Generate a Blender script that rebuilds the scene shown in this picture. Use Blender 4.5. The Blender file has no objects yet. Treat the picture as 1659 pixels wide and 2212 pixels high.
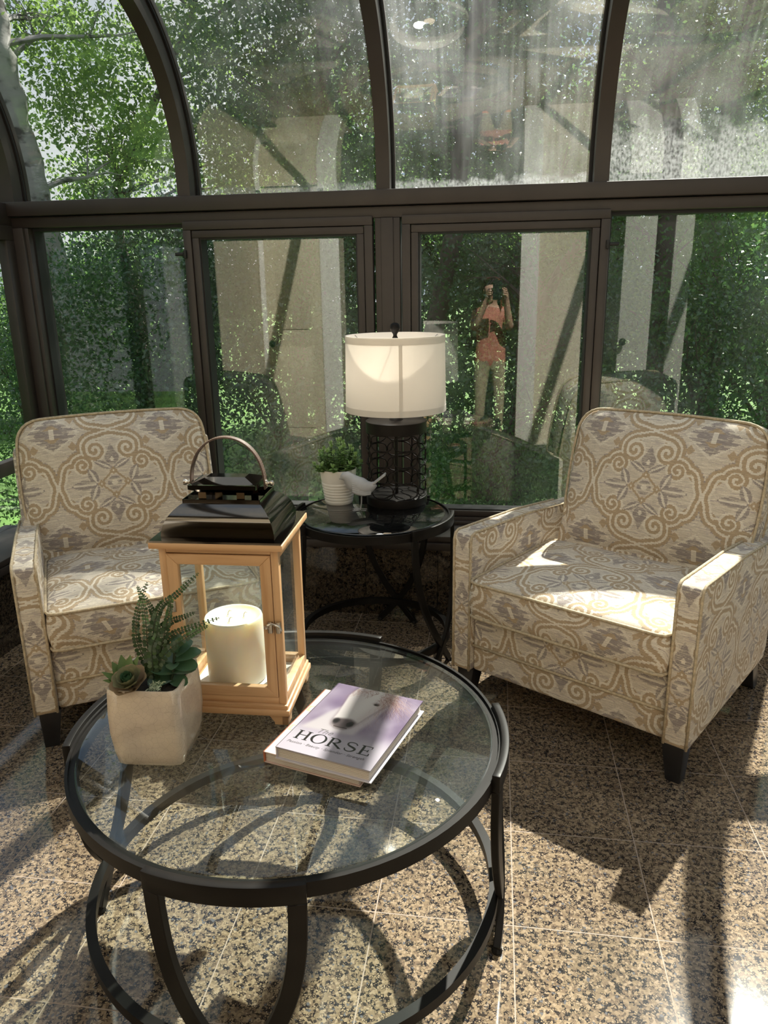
import bpy, bmesh, math, random
import numpy as np
from mathutils import Vector, Matrix

S = bpy.context.scene
COL = S.collection
PI = math.pi
random.seed(7)
RNG = np.random.default_rng(11)

# ------------------------------------------------------------------ camera
CAM_H = 1.346
yaw, pitch, roll = map(math.radians, (-8.40, 16.54, 0.955))
fw = Vector((math.sin(yaw)*math.cos(pitch), math.cos(yaw)*math.cos(pitch), -math.sin(pitch)))
rt = Vector((math.cos(yaw), -math.sin(yaw), 0))
dn = fw.cross(rt)
rt2 = rt*math.cos(roll) + dn*math.sin(roll)
dn2 = dn*math.cos(roll) - rt*math.sin(roll)
cd = bpy.data.cameras.new('camera')
cam = bpy.data.objects.new('camera', cd)
COL.objects.link(cam)
M = Matrix.Identity(4)
for i in range(3):
    M[i][0] = rt2[i]; M[i][1] = -dn2[i]; M[i][2] = -fw[i]
M[0][3], M[1][3], M[2][3] = 0, 0, CAM_H
cam.matrix_world = M
cd.sensor_fit = 'VERTICAL'; cd.sensor_height = 36.0; cd.lens = 36.0*1646/2212
cd.clip_start = 0.02; cd.clip_end = 300
S.camera = cam

# ------------------------------------------------------------------ sky, sun, exposure
S.view_settings.view_transform = 'Standard'
S.view_settings.look = 'None'
S.view_settings.gamma = 1.0
S.view_settings.use_curve_mapping = False
S.view_settings.exposure = 0.0
S.cycles.transparent_max_bounces = 40
S.cycles.max_bounces = 11
S.cycles.adaptive_threshold = 0.015
S.cycles.diffuse_bounces = 4
S.cycles.glossy_bounces = 5
S.cycles.transmission_bounces = 6
S.cycles.caustics_reflective = False
S.cycles.caustics_refractive = False
S.cycles.sample_clamp_indirect = 6.0

SKY_STRENGTH = 0.86
SUN_STRENGTH = 15.5
w = bpy.data.worlds.new('sky'); S.world = w; w.use_nodes = True
nt = w.node_tree; nt.nodes.clear()
out = nt.nodes.new('ShaderNodeOutputWorld'); bg = nt.nodes.new('ShaderNodeBackground')
tc = nt.nodes.new('ShaderNodeTexCoord'); nz = nt.nodes.new('ShaderNodeTexNoise')
nz.inputs['Scale'].default_value = 2.6; nz.inputs['Detail'].default_value = 5
cr = nt.nodes.new('ShaderNodeValToRGB')
cr.color_ramp.elements[0].position = 0.36; cr.color_ramp.elements[0].color = (0.42, 0.58, 0.88, 1)
cr.color_ramp.elements[1].position = 0.56; cr.color_ramp.elements[1].color = (0.95, 0.97, 1.0, 1)
nt.links.new(tc.outputs['Generated'], nz.inputs['Vector'])
nt.links.new(nz.outputs['Fac'], cr.inputs['Fac'])
nt.links.new(cr.outputs['Color'], bg.inputs['Color'])
bg.inputs['Strength'].default_value = SKY_STRENGTH
nt.links.new(bg.outputs[0], out.inputs[0])

sl = bpy.data.lights.new('sun', 'SUN'); sl.energy = SUN_STRENGTH; sl.angle = math.radians(0.6); sl.color = (1.0, 0.945, 0.865)
so = bpy.data.objects.new('sun', sl); COL.objects.link(so)
SUN_DIR = Vector((0.197, 0.473, 0.59)).normalized()      # towards the sun
so.rotation_euler = (-SUN_DIR).to_track_quat('-Z', 'Y').to_euler()
so.location = SUN_DIR*30

# ------------------------------------------------------------------ node helpers
def mat(name):
    m = bpy.data.materials.new(name); m.use_nodes = True
    m.node_tree.nodes.clear()
    return m, m.node_tree
def N(t, typ, **kw):
    n = t.nodes.new('ShaderNode'+typ)
    for k, v in kw.items():
        if k.startswith('i_'):
            key = k[2:].replace('_', ' ')
            n.inputs[key].default_value = v
        else:
            setattr(n, k, v)
    return n
def L(t, a, b): t.links.new(a, b)
def c4(c): return (c[0], c[1], c[2], 1.0)
def ramp(t, stops, interp='LINEAR'):
    n = t.nodes.new('ShaderNodeValToRGB'); r = n.color_ramp; r.interpolation = interp
    while len(r.elements) > 1: r.elements.remove(r.elements[-1])
    r.elements[0].position = stops[0][0]; r.elements[0].color = c4(stops[0][1])
    for p, c in stops[1:]:
        e = r.elements.new(p); e.color = c4(c)
    return n
def g(v): return (v, v, v)
def mixc(t, a, b, fac, mode='MIX'):
    n = t.nodes.new('ShaderNodeMix'); n.data_type = 'RGBA'; n.blend_type = mode; n.clamp_factor = True
    for k, v in ((6, a), (7, b)):
        if isinstance(v, tuple): n.inputs[k].default_value = c4(v)
        else: L(t, v, n.inputs[k])
    if isinstance(fac, (int, float)): n.inputs[0].default_value = fac
    else: L(t, fac, n.inputs[0])
    return n.outputs[2]
def mth(t, op, a, b=None):
    n = t.nodes.new('ShaderNodeMath'); n.operation = op
    for k, v in ((0, a), (1, b)):
        if v is None: continue
        if isinstance(v, (int, float)): n.inputs[k].default_value = v
        else: L(t, v, n.inputs[k])
    return n.outputs[0]
def simple(name, col, rough=0.5, metal=0.0, spec=0.5, noise=None, bump=None, coat=0.0):
    """principled; noise=(scale, amount) varies the colour, bump=(scale, strength)"""
    m, t = mat(name)
    o = N(t, 'OutputMaterial'); p = N(t, 'BsdfPrincipled')
    p.inputs['Roughness'].default_value = rough; p.inputs['Metallic'].default_value = metal
    p.inputs['Specular IOR Level'].default_value = spec; p.inputs['Coat Weight'].default_value = coat
    p.inputs['Base Color'].default_value = c4(col)
    tcn = N(t, 'TexCoord')
    if noise:
        n = N(t, 'TexNoise', i_Scale=noise[0], i_Detail=4.0); L(t, tcn.outputs['Object'], n.inputs['Vector'])
        lo = tuple(max(0, x*(1-noise[1])) for x in col); hi = tuple(min(1, x*(1+noise[1])) for x in col)
        r = ramp(t, [(0.3, lo), (0.7, hi)]); L(t, n.outputs['Fac'], r.inputs['Fac']); L(t, r.outputs['Color'], p.inputs['Base Color'])
    if bump:
        n = N(t, 'TexNoise', i_Scale=bump[0], i_Detail=3.0); L(t, tcn.outputs['Object'], n.inputs['Vector'])
        b = N(t, 'Bump', i_Strength=bump[1], i_Distance=0.002); L(t, n.outputs['Fac'], b.inputs['Height']); L(t, b.outputs['Normal'], p.inputs['Normal'])
    L(t, p.outputs[0], o.inputs['Surface'])
    return m

# ------------------------------------------------------------------ materials
def granite_mat(name, dark=1.0):
    m, t = mat(name)
    o = N(t, 'OutputMaterial'); p = N(t, 'BsdfPrincipled', i_Roughness=0.07)
    p.inputs['Specular IOR Level'].default_value = 0.6
    geo = N(t, 'NewGeometry')
    wrp = N(t, 'TexNoise', i_Scale=60.0, i_Detail=2.0); L(t, geo.outputs['Position'], wrp.inputs['Vector'])
    vm = N(t, 'VectorMath', operation='MULTIPLY_ADD'); L(t, wrp.outputs['Color'], vm.inputs[0]); vm.inputs[1].default_value = (.007,)*3; L(t, geo.outputs['Position'], vm.inputs[2])
    v = N(t, 'TexVoronoi', i_Scale=195.0); L(t, vm.outputs[0], v.inputs['Vector'])
    sep = N(t, 'SeparateColor'); L(t, v.outputs['Color'], sep.inputs[0])
    k = dark
    grains = ramp(t, [(0.0, (.070*k, .056*k, .046*k)), (0.08, (.33*k, .245*k, .160*k)), (0.36, (.43*k, .320*k, .208*k)), (0.60, (.275*k, .198*k, .135*k)),
                      (0.76, (.19*k, .140*k, .100*k)), (0.83, (.50*k, .38*k, .26*k)), (0.965, (.18*k, .175*k, .185*k))], 'CONSTANT')
    L(t, sep.outputs[0], grains.inputs['Fac'])
    # dark flecks between the grains
    v2 = N(t, 'TexVoronoi', i_Scale=195.0, feature='DISTANCE_TO_EDGE'); L(t, vm.outputs[0], v2.inputs['Vector'])
    n2 = N(t, 'TexNoise', i_Scale=75.0, i_Detail=3.0); L(t, geo.outputs['Position'], n2.inputs['Vector'])
    thr = mth(t, 'MULTIPLY', mth(t, 'SUBTRACT', n2.outputs['Fac'], 0.46), 0.95)
    edge = mth(t, 'LESS_THAN', v2.outputs['Distance'], thr)
    c1 = mixc(t, grains.outputs['Color'], (.030*k, .027*k, .030*k), edge)
    n3 = N(t, 'TexNoise', i_Scale=5.0, i_Detail=3.0); L(t, geo.outputs['Position'], n3.inputs['Vector'])
    r3 = ramp(t, [(0.35, g(.82)), (0.65, g(1.08))]); L(t, n3.outputs['Fac'], r3.inputs['Fac'])
    c2 = mixc(t, c1, r3.outputs['Color'], 1.0, 'MULTIPLY')
    L(t, c2, p.inputs['Base Color'])
    L(t, p.outputs[0], o.inputs['Surface'])
    return m
GRANITE = granite_mat('polished_granite', .62)
GRANITE_WALL_SHADED = granite_mat('granite_cladding_shaded', .24)  # floor granite darkened: shade below the windows is put into the colour
GROUT = simple('grout', (.33, .26, .21), .8)
BRONZE = simple('bronze_aluminium', (.040, .030, .025), .45, 0.0, .5, noise=(9, .12))
BRONZE_DARK = simple('window_gasket', (.012, .012, .012), .6)
IRON = simple('dark_iron', (.007, .0058, .005), .40, 0.0, .18, noise=(14, .35))
IRON_SOFT = simple('dark_bronze_iron', (.011, .0088, .0075), .45, 0.0, .15, noise=(20, .3))
BLACKWOOD = simple('black_stained_wood', (.012, .011, .012), .35, noise=(30, .3))
CREAM = simple('cream_wall_paint', (.62, .53, .42), .75, noise=(3, .05))
WHITE_PAINT = simple('white_trim_paint', (.74, .70, .67), .45)
DOOR_PAINT = simple('tan_door_paint', (.58, .50, .38), .5)
CEIL = simple('ceiling_paint', (.5, .46, .40), .9)
CHROME = simple('nickel', (.62, .58, .52), .18, 1.0)
GUNMETAL = simple('polished_gunmetal', (.145, .13, .115), .07, 1.0)
LEATHER = simple('brown_leather', (.085, .052, .038), .5, noise=(60, .3), bump=(300, .3))
THREAD = simple('pale_thread', (.55, .42, .34), .8)
WELT = simple('tan_welt', (.50, .41, .28), .85, noise=(120, .25))
CERAMIC = simple('white_ceramic', (.80, .77, .72), .45)
SOIL = simple('dark_soil', (.022, .016, .012), .95, noise=(60, .5), bump=(120, 1.0))
BIRDM = simple('grey_matt_clay', (.42, .42, .43), .65, noise=(40, .08))
PAPER = simple('page_edges', (.66, .60, .54), .8)
SKIN = simple('skin', (.58, .36, .27), .5)
CORAL = simple('coral_cloth', (.50, .19, .14), .8, noise=(15, .15))
KHAKI = simple('khaki_cloth', (.34, .28, .19), .85, noise=(20, .15))
HAIR = simple('auburn_hair', (.16, .055, .025), .5)
SHOE = simple('orange_shoe', (.55, .17, .05), .6)
PHONE = simple('dark_phone', (.02, .02, .022), .15)

def striped(name, base, lo, scale, rough=.5, axis='Z', coat=0.0):
    """wood grain: stretched noise in object space"""
    m, t = mat(name)
    o = N(t, 'OutputMaterial'); p = N(t, 'BsdfPrincipled', i_Roughness=rough)
    p.inputs['Coat Weight'].default_value = coat
    tcn = N(t, 'TexCoord'); mp = N(t, 'Mapping')
    mp.inputs['Scale'].default_value = {'Z': (scale, scale, scale*.06), 'X': (scale*.06, scale, scale), 'Y': (scale, scale*.06, scale)}[axis]
    L(t, tcn.outputs['Object'], mp.inputs['Vector'])
    n = N(t, 'TexNoise', i_Scale=1.0, i_Detail=5.0, i_Distortion=0.6); L(t, mp.outputs[0], n.inputs['Vector'])
    r = ramp(t, [(.3, lo), (.5, base), (.72, tuple(min(1, x*1.12) for x in base))]); L(t, n.outputs['Fac'], r.inputs['Fac'])
    L(t, r.outputs['Color'], p.inputs['Base Color']); L(t, p.outputs[0], o.inputs['Surface'])
    return m
PINE = striped('natural_pine', (.58, .355, .185), (.46, .255, .115), 55, .42)
PINE_X = striped('natural_pine_across', (.58, .355, .185), (.46, .255, .115), 55, .42, 'X')

def bark_mat(name, base, dark, white=False):
    m, t = mat(name)
    o = N(t, 'OutputMaterial'); p = N(t, 'BsdfPrincipled', i_Roughness=.9)
    geo = N(t, 'NewGeometry'); mp = N(t, 'Mapping')
    mp.inputs['Scale'].default_value = (5, 5, 9) if white else (9, 9, 2)
    L(t, geo.outputs['Position'], mp.inputs['Vector'])
    n = N(t, 'TexNoise', i_Scale=1.0, i_Detail=6.0); L(t, mp.outputs[0], n.inputs['Vector'])
    r = ramp(t, [(.36, dark), (.47, base), (.7, tuple(x*1.2 for x in base))]); L(t, n.outputs['Fac'], r.inputs['Fac'])
    b = N(t, 'Bump', i_Strength=.6, i_Distance=.02); L(t, n.outputs['Fac'], b.inputs['Height']); L(t, b.outputs['Normal'], p.inputs['Normal'])
    L(t, r.outputs['Color'], p.inputs['Base Color']); L(t, p.outputs[0], o.inputs['Surface'])
    return m
BARK_PALE = bark_mat('pale_bark', (.25, .24, .235), (.05, .045, .042), True)
BARK_DARK = bark_mat('dark_bark', (.075, .062, .052), (.025, .02, .017))

def leaf_mat(name, a, b, trans, spec=.5, rough=.35, tw=.5):
    m, t = mat(name)
    o = N(t, 'OutputMaterial'); p = N(t, 'BsdfPrincipled', i_Roughness=rough)
    p.inputs['Specular IOR Level'].default_value = spec
    geo = N(t, 'NewGeometry')
    r = ramp(t, [(0, a), (1, b)]); L(t, geo.outputs['Random Per Island'], r.inputs['Fac'])
    L(t, r.outputs['Color'], p.inputs['Base Color'])
    tr = N(t, 'BsdfTranslucent'); tr.inputs['Color'].default_value = c4(trans)
    mx = N(t, 'MixShader'); mx.inputs[0].default_value = tw
    L(t, p.outputs[0], mx.inputs[1]); L(t, tr.outputs[0], mx.inputs[2]); L(t, mx.outputs[0], o.inputs['Surface'])
    return m
LEAF_LIGHT = leaf_mat('light_tree_leaf', (.055, .115, .036), (.155, .24, .085), (.26, .40, .10))
LEAF_MID = leaf_mat('mid_tree_leaf', (.030, .078, .032), (.095, .185, .068), (.16, .30, .075), .7, .27, .4)
LEAF_DARK = leaf_mat('dark_tree_leaf', (.018, .052, .028), (.062, .132, .062), (.10, .22, .07), .8, .25, .35)
LEAF_POT = leaf_mat('boxwood_leaf', (.10, .20, .05), (.32, .46, .18), (.25, .45, .12), tw=.3)
LEAF_FERN = leaf_mat('fern_leaf', (.022, .050, .022), (.060, .105, .038), (.06, .13, .035), tw=.15)
LEAF_JADE = leaf_mat('jade_leaf', (.04, .095, .055), (.08, .16, .085), (.08, .2, .06), .6, .3, .15)
ROSETTE = leaf_mat('rosette_leaf', (.30, .24, .13), (.36, .24, .16), (.35, .25, .12), .4, .5, .15)
ROSETTE_G = leaf_mat('rosette_green_leaf', (.10, .19, .07), (.17, .24, .08), (.2, .3, .08), .4, .5, .15)
STEM = simple('dark_green_stem', (.028, .045, .018), .6)
GRASS = simple('lawn_grass', (.08, .17, .03), .9, noise=(2.5, .45))

def glass_mat(name, tint=(.95, .97, .95), base=.045, mist=None, dust=.02):
    """thin pane: transparent + mirror by viewing angle, with a film of dust or condensation on the surface"""
    m, t = mat(name)
    o = N(t, 'OutputMaterial')
    lw = N(t, 'LayerWeight'); lw.inputs['Blend'].default_value = .5
    f = mth(t, 'ADD', mth(t, 'MULTIPLY', mth(t, 'POWER', lw.outputs['Facing'], 5.0), .9), base)
    tr = N(t, 'BsdfTransparent'); tr.inputs['Color'].default_value = c4(tint)
    gl = N(t, 'BsdfGlossy', i_Roughness=0.0); gl.inputs['Color'].default_value = (1, 1, 1, 1)
    mx = N(t, 'MixShader'); L(t, f, mx.inputs[0]); L(t, tr.outputs[0], mx.inputs[1]); L(t, gl.outputs[0], mx.inputs[2])
    film = N(t, 'BsdfDiffuse'); film.inputs['Color'].default_value = (.75, .77, .78, 1)
    flt = N(t, 'BsdfTranslucent'); flt.inputs['Color'].default_value = (.75, .77, .78, 1)
    fm = N(t, 'MixShader'); fm.inputs[0].default_value = .5; L(t, film.outputs[0], fm.inputs[1]); L(t, flt.outputs[0], fm.inputs[2])
    uv = N(t, 'UVMap')
    n = N(t, 'TexNoise', i_Scale=2.2, i_Detail=6.0); L(t, uv.outputs[0], n.inputs['Vector'])
    d = ramp(t, [(.42, g(dust*.3)), (.75, g(dust*2.2))]); L(t, n.outputs['Fac'], d.inputs['Fac'])
    fac = d.outputs['Color']
    if mist:
        sep = N(t, 'SeparateXYZ'); L(t, uv.outputs[0], sep.inputs[0])
        mp = N(t, 'Mapping'); mp.inputs['Scale'].default_value = (30, 1.6, 1); L(t, uv.outputs[0], mp.inputs['Vector'])
        st = N(t, 'TexNoise', i_Scale=1.0, i_Detail=4.0, i_Distortion=.4); L(t, mp.outputs[0], st.inputs['Vector'])
        sr = ramp(t, [(.30, g(0)), (.80, g(1))]); L(t, st.outputs['Fac'], sr.inputs['Fac'])
        big = N(t, 'TexNoise', i_Scale=mist.get('bscale', 3.0), i_Detail=3.0, i_Distortion=.5); L(t, uv.outputs[0], big.inputs['Vector'])
        br = ramp(t, [(mist.get('b0', .45), g(0)), (mist.get('b1', .68), g(1))]); L(t, big.outputs['Fac'], br.inputs['Fac'])
        streak = mth(t, 'MULTIPLY', mth(t, 'MULTIPLY', sr.outputs['Color'], mth(t, 'ADD', br.outputs['Color'], .25)), mist['streak'])
        # condensed band along the bottom of the pane, its upper edge frayed
        nb = N(t, 'TexNoise', i_Scale=14.0, i_Detail=8.0); L(t, uv.outputs[0], nb.inputs['Vector'])
        h = mth(t, 'ADD', sep.outputs['Y'], mth(t, 'MULTIPLY', mth(t, 'SUBTRACT', nb.outputs['Fac'], .5), mist.get('fray', .12)))
        band = ramp(t, [(0.0, g(1)), (mist['band']*.55, g(.75)), (mist['band'], g(0))]); L(t, h, band.inputs['Fac'])
        mpd = N(t, 'Mapping'); mpd.inputs['Scale'].default_value = (95, 55, 1); L(t, uv.outputs[0], mpd.inputs['Vector'])
        dn_ = N(t, 'TexNoise', i_Scale=1.0, i_Detail=3.0); L(t, mpd.outputs[0], dn_.inputs['Vector'])
        dr = ramp(t, [(.34, g(.15)), (.62, g(1))]); L(t, dn_.outputs['Fac'], dr.inputs['Fac'])
        bandf = mth(t, 'MULTIPLY', mth(t, 'MULTIPLY', band.outputs['Color'], dr.outputs['Color']), mist['bandf'])
        # a clearer rim of droplets next to the side bars
        fac = mth(t, 'MINIMUM', mth(t, 'ADD', mth(t, 'ADD', streak, bandf), fac), .8)
    m2 = N(t, 'MixShader'); L(t, fac, m2.inputs[0]); L(t, mx.outputs[0], m2.inputs[1]); L(t, fm.outputs[0], m2.inputs[2])
    L(t, m2.outputs[0], o.inputs['Surface'])
    return m
GLASS = glass_mat('window_glass', dust=.010, base=.080)
GLASS_FIXED = glass_mat('fixed_window_glass', dust=.008, base=.046)
GLASS_DUSTY = glass_mat('dusty_glass', dust=.028, base=.060, mist=dict(streak=.06, band=.05, bandf=.30, fray=.05))
GLASS_MIST = glass_mat('fogged_glass', dust=.05, base=.075, mist=dict(streak=.11, band=.05, bandf=.42, b0=.36, b1=.66, bscale=1.7))
GLASS_MIST2 = glass_mat('fogged_glass_low', dust=.04, base=.06, mist=dict(streak=.10, band=.24, bandf=.30, fray=.26))
GLASS_ROOF = glass_mat('roof_glass', dust=.02, base=.05)
GLASS_TABLE = glass_mat('table_glass', (.90, .945, .93), .055, dust=.010)
GLASS_LAN = glass_mat('lantern_glass', (.96, .98, .97), .03, dust=.02)
GLASS_DARK = glass_mat('smoked_table_glass', (.22, .24, .24), .085, dust=.008)

def shade_mat():
    m, t = mat('white_linen_shade')
    o = N(t, 'OutputMaterial'); d = N(t, 'BsdfDiffuse'); d.inputs['Color'].default_value = (.92, .90, .87, 1)
    tr = N(t, 'BsdfTranslucent'); tr.inputs['Color'].default_value = (.92, .87, .80, 1)
    tcn = N(t, 'TexCoord'); n = N(t, 'TexNoise', i_Scale=260.0); L(t, tcn.outputs['Object'], n.inputs['Vector'])
    b = N(t, 'Bump', i_Strength=.15, i_Distance=.001); L(t, n.outputs['Fac'], b.inputs['Height']); L(t, b.outputs['Normal'], d.inputs['Normal'])
    mx = N(t, 'MixShader'); mx.inputs[0].default_value = .45
    L(t, d.outputs[0], mx.inputs[1]); L(t, tr.outputs[0], mx.inputs[2]); L(t, mx.outputs[0], o.inputs['Surface'])
    return m
SHADE = shade_mat()
def candle_mat():
    m, t = mat('ivory_wax')
    o = N(t, 'OutputMaterial'); p = N(t, 'BsdfPrincipled', i_Roughness=.4)
    p.inputs['Base Color'].default_value = (.86, .79, .66, 1)
    p.inputs['Subsurface Weight'].default_value = 1.0
    p.inputs['Subsurface Radius'].default_value = (1.0, .8, .5); p.inputs['Subsurface Scale'].default_value = .03
    L(t, p.outputs[0], o.inputs['Surface'])
    return m
WAX = candle_mat()
def crackle_mat():
    m, t = mat('crackle_glaze')
    o = N(t, 'OutputMaterial'); p = N(t, 'BsdfPrincipled', i_Roughness=.12); p.inputs['Coat Weight'].default_value = .4
    tcn = N(t, 'TexCoord')
    v = N(t, 'TexVoronoi', i_Scale=90.0, feature='DISTANCE_TO_EDGE'); L(t, tcn.outputs['Object'], v.inputs['Vector'])
    r = ramp(t, [(0, (.46, .39, .32)), (.035, (.60, .52, .43))]); L(t, v.outputs['Distance'], r.inputs['Fac'])
    n = N(t, 'TexNoise', i_Scale=14.0, i_Detail=3.0); L(t, tcn.outputs['Object'], n.inputs['Vector'])
    r2 = ramp(t, [(.35, (.88, .86, .86)), (.65, (1.06, 1.04, 1.0))]); L(t, n.outputs['Fac'], r2.inputs['Fac'])
    L(t, mixc(t, r.outputs['Color'], r2.outputs['Color'], 1.0, 'MULTIPLY'), p.inputs['Base Color'])
    L(t, p.outputs[0], o.inputs['Surface'])
    return m
CRACKLE = crackle_mat()

# ------------------------------------------------------------------ woven scroll pattern (computed, no files)
def make_image(name, arr):
    h, w_, _ = arr.shape
    im = bpy.data.images.new(name, w_, h, alpha=False)
    px = np.ones((h, w_, 4), np.float32); px[..., :3] = np.clip(arr, 0, 1)
    im.pixels.foreach_set(px.ravel()); im.update(); im.pack()
    return im
def spiral(cx, cy, r0, r1, a0, turns, n=70):
    t = np.linspace(0, 1, n); a = a0 + turns*2*PI*t; r = r0 + (r1-r0)*t**0.9
    return np.c_[cx + r*np.cos(a), cy + r*np.sin(a)]
def bez(p, n=24):
    p = np.array(p, float); t = np.linspace(0, 1, n)[:, None]
    return (1-t)**3*p[0] + 3*(1-t)**2*t*p[1] + 3*(1-t)*t*t*p[2] + t**3*p[3]
def fabric_array(n=448):
    q = (np.arange(n)+.5)/n
    step = 72.0
    qx = (np.floor(q*step)+.5)/step; qy = (np.floor(q*step*.8)+.5)/(step*.8)
    U, V = np.meshgrid(qx, qy)
    def dist(P):
        d = np.full(U.shape, 9.0)
        for x, y in P: d = np.minimum(d, (U-x)**2 + (V-y)**2)
        return np.sqrt(d)
    def leaf(cx, cy, a, ln, wd):
        ca, sa = math.cos(a), math.sin(a); x = (U-cx)*ca + (V-cy)*sa; y = -(U-cx)*sa + (V-cy)*ca
        k = np.clip(1-(x/ln)**2, 0, 1); return np.abs(y)/(wd*k+1e-6)      # <1 inside
    # 0 ground, 1 tan, 2 grey, 3 pale
    img = np.zeros(U.shape, int)
    # scroll beneath/above the flower: bar across the cell edge, turning up into a spiral
    sA = spiral(.29, .63, .022, .185, PI*1.0, 1.5)
    ex, ey = sA[-1]
    A = np.vstack([sA, bez([(ex, ey), (ex+.03, ey+.12), (.42, .86), (.26, .88)]), bez([(.26, .88), (.16, .89), (.12, .93), (0, .935)])])
    sB = spiral(.53, .36, .022, .180, PI*1.5, -1.75)
    bx, by = sB[-1]
    B = np.vstack([sB, bez([(bx, by), (bx+.02, by+.0), (bx+.02, by), (bx+.03, by)]), bez([sB[-1], (.74, .42), (.86, .36), (.88, .20)]), bez([(.88, .20), (.89, .12), (.93, .08), (.935, 0)])])
    dA, dB = dist(A), dist(B); d = np.minimum(dA, dB)
    outer = (U+V) > 1.02
    d2 = np.minimum(dist(A[40:]), dist(B[40:]))
    img[(d2 < .125) & outer] = 1
    img[(d2 > .118) & (d2 < .135) & outer & ((np.floor(V*26) % 2) == 0)] = 2
    img[(np.minimum(d2, d) < .068)] = 3
    img[(d < .030)] = 1
    # lozenge in the corner
    lz = np.abs(U-1)/.40 + np.abs(V-1)/.31
    lz2 = np.abs(U-1)/.40*(.8+.5*(np.floor(V*22) % 2)) + np.abs(V-1)/.31
    img[(lz < 1.22) & (lz >= 1.06) & (d > .13)] = 3
    img[(lz2 < 1)] = 2
    img[(lz < .62) & (np.abs(np.abs(V-1)-.12) < .045)] = 1
    img[(np.abs(U-1) < .035) & (np.abs(V-1) < .09)] = 3
    # little tan square between the scrolls
    sq = np.maximum(np.abs(U-.66), np.abs(V-.74)); img[(np.abs(U-.66)+np.abs(V-.74) < .085)] = 1
    # flower: side palmette, upper tulip, small leaves, centre
    for cx, cy, a, ln, wd in ((.53, .0, 0, .25, .085), (.37, .15, 1.15, .17, .085), (.17, .35, .5, .19, .06)):
        l = leaf(cx, cy, a, ln, wd); img[l < 1] = 2; img[l < .28] = 3
    tp = ((U/.125)**2 + ((V-.47)/.13)**2); img[tp < 1] = 2
    tp2 = leaf(0, .58, PI/2, .15, .06); img[tp2 < 1] = 2
    img[(U/.035)**2 + ((V-.44)/.045)**2 < 1] = 3
    dm = U + V*1.05
    img[(np.abs(dm-.25) < .025)] = 1
    for cx, cy in ((.235, 0), (0, .225)):
        b = np.abs(U-cx)+np.abs(V-cy); img[b < .075] = 1; img[b < .028] = 3
    r = np.hypot(U, V); img[r < .125] = 2; img[(r < .125) & (np.abs(V-.055) < .014)] = 0; img[r < .05] = 3
    full = np.block([[img[::-1, ::-1], img[::-1, :]], [img[:, ::-1], img]])
    m = 2*n
    rg = np.random.default_rng(3)
    def streak(ln, rows):
        a = rg.random((rows, m)); k = np.ones(ln)/ln
        f = np.fft.rfft(a, axis=1); kk = np.zeros(m); kk[:ln] = k
        s = np.fft.irfft(f*np.fft.rfft(kk), m, axis=1); s = (s-s.mean())/s.std()
        return np.repeat(s, m//rows, axis=0)
    s1 = streak(90, m//4); s2 = streak(40, m//2); s3 = rg.standard_normal((m, m))
    pal = np.array([(.810, .768, .705), (.700, .620, .515), (.615, .575, .555), (.865, .830, .770)])
    out_ = pal[full]
    gm = (full == 2)[..., None]
    out_ = np.where(gm & (s1[..., None] > .75), pal[0]*.95, out_)
    out_ = np.where((full == 0)[..., None] & (s1[..., None] > 1.1), pal[3], out_)
    out_ = np.where((full == 0)[..., None] & (s1[..., None] < -1.35), pal[2]*1.18, out_)
    out_ = out_*(1 + .045*s2[..., None] + .035*s3[..., None])
    return out_
FAB_IMG = make_image('woven_scroll', fabric_array())
def fabric_mat():
    m, t = mat('woven_scroll_fabric')
    o = N(t, 'OutputMaterial'); p = N(t, 'BsdfPrincipled', i_Roughness=.85)
    p.inputs['Specular IOR Level'].default_value = .2; p.inputs['Sheen Weight'].default_value = .15
    uv = N(t, 'UVMap'); im = N(t, 'TexImage'); im.image = FAB_IMG; im.interpolation = 'Linear'
    L(t, uv.outputs[0], im.inputs[0]); L(t, im.outputs['Color'], p.inputs['Base Color'])
    mp = N(t, 'Mapping'); mp.inputs['Scale'].default_value = (60, 260, 1); L(t, uv.outputs[0], mp.inputs['Vector'])
    n = N(t, 'TexNoise', i_Scale=1.0, i_Detail=2.0); L(t, mp.outputs[0], n.inputs['Vector'])
    b = N(t, 'Bump', i_Strength=.35, i_Distance=.0015); L(t, n.outputs['Fac'], b.inputs['Height']); L(t, b.outputs['Normal'], p.inputs['Normal'])
    L(t, p.outputs[0], o.inputs['Surface'])
    return m
FABRIC = fabric_mat()

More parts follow.
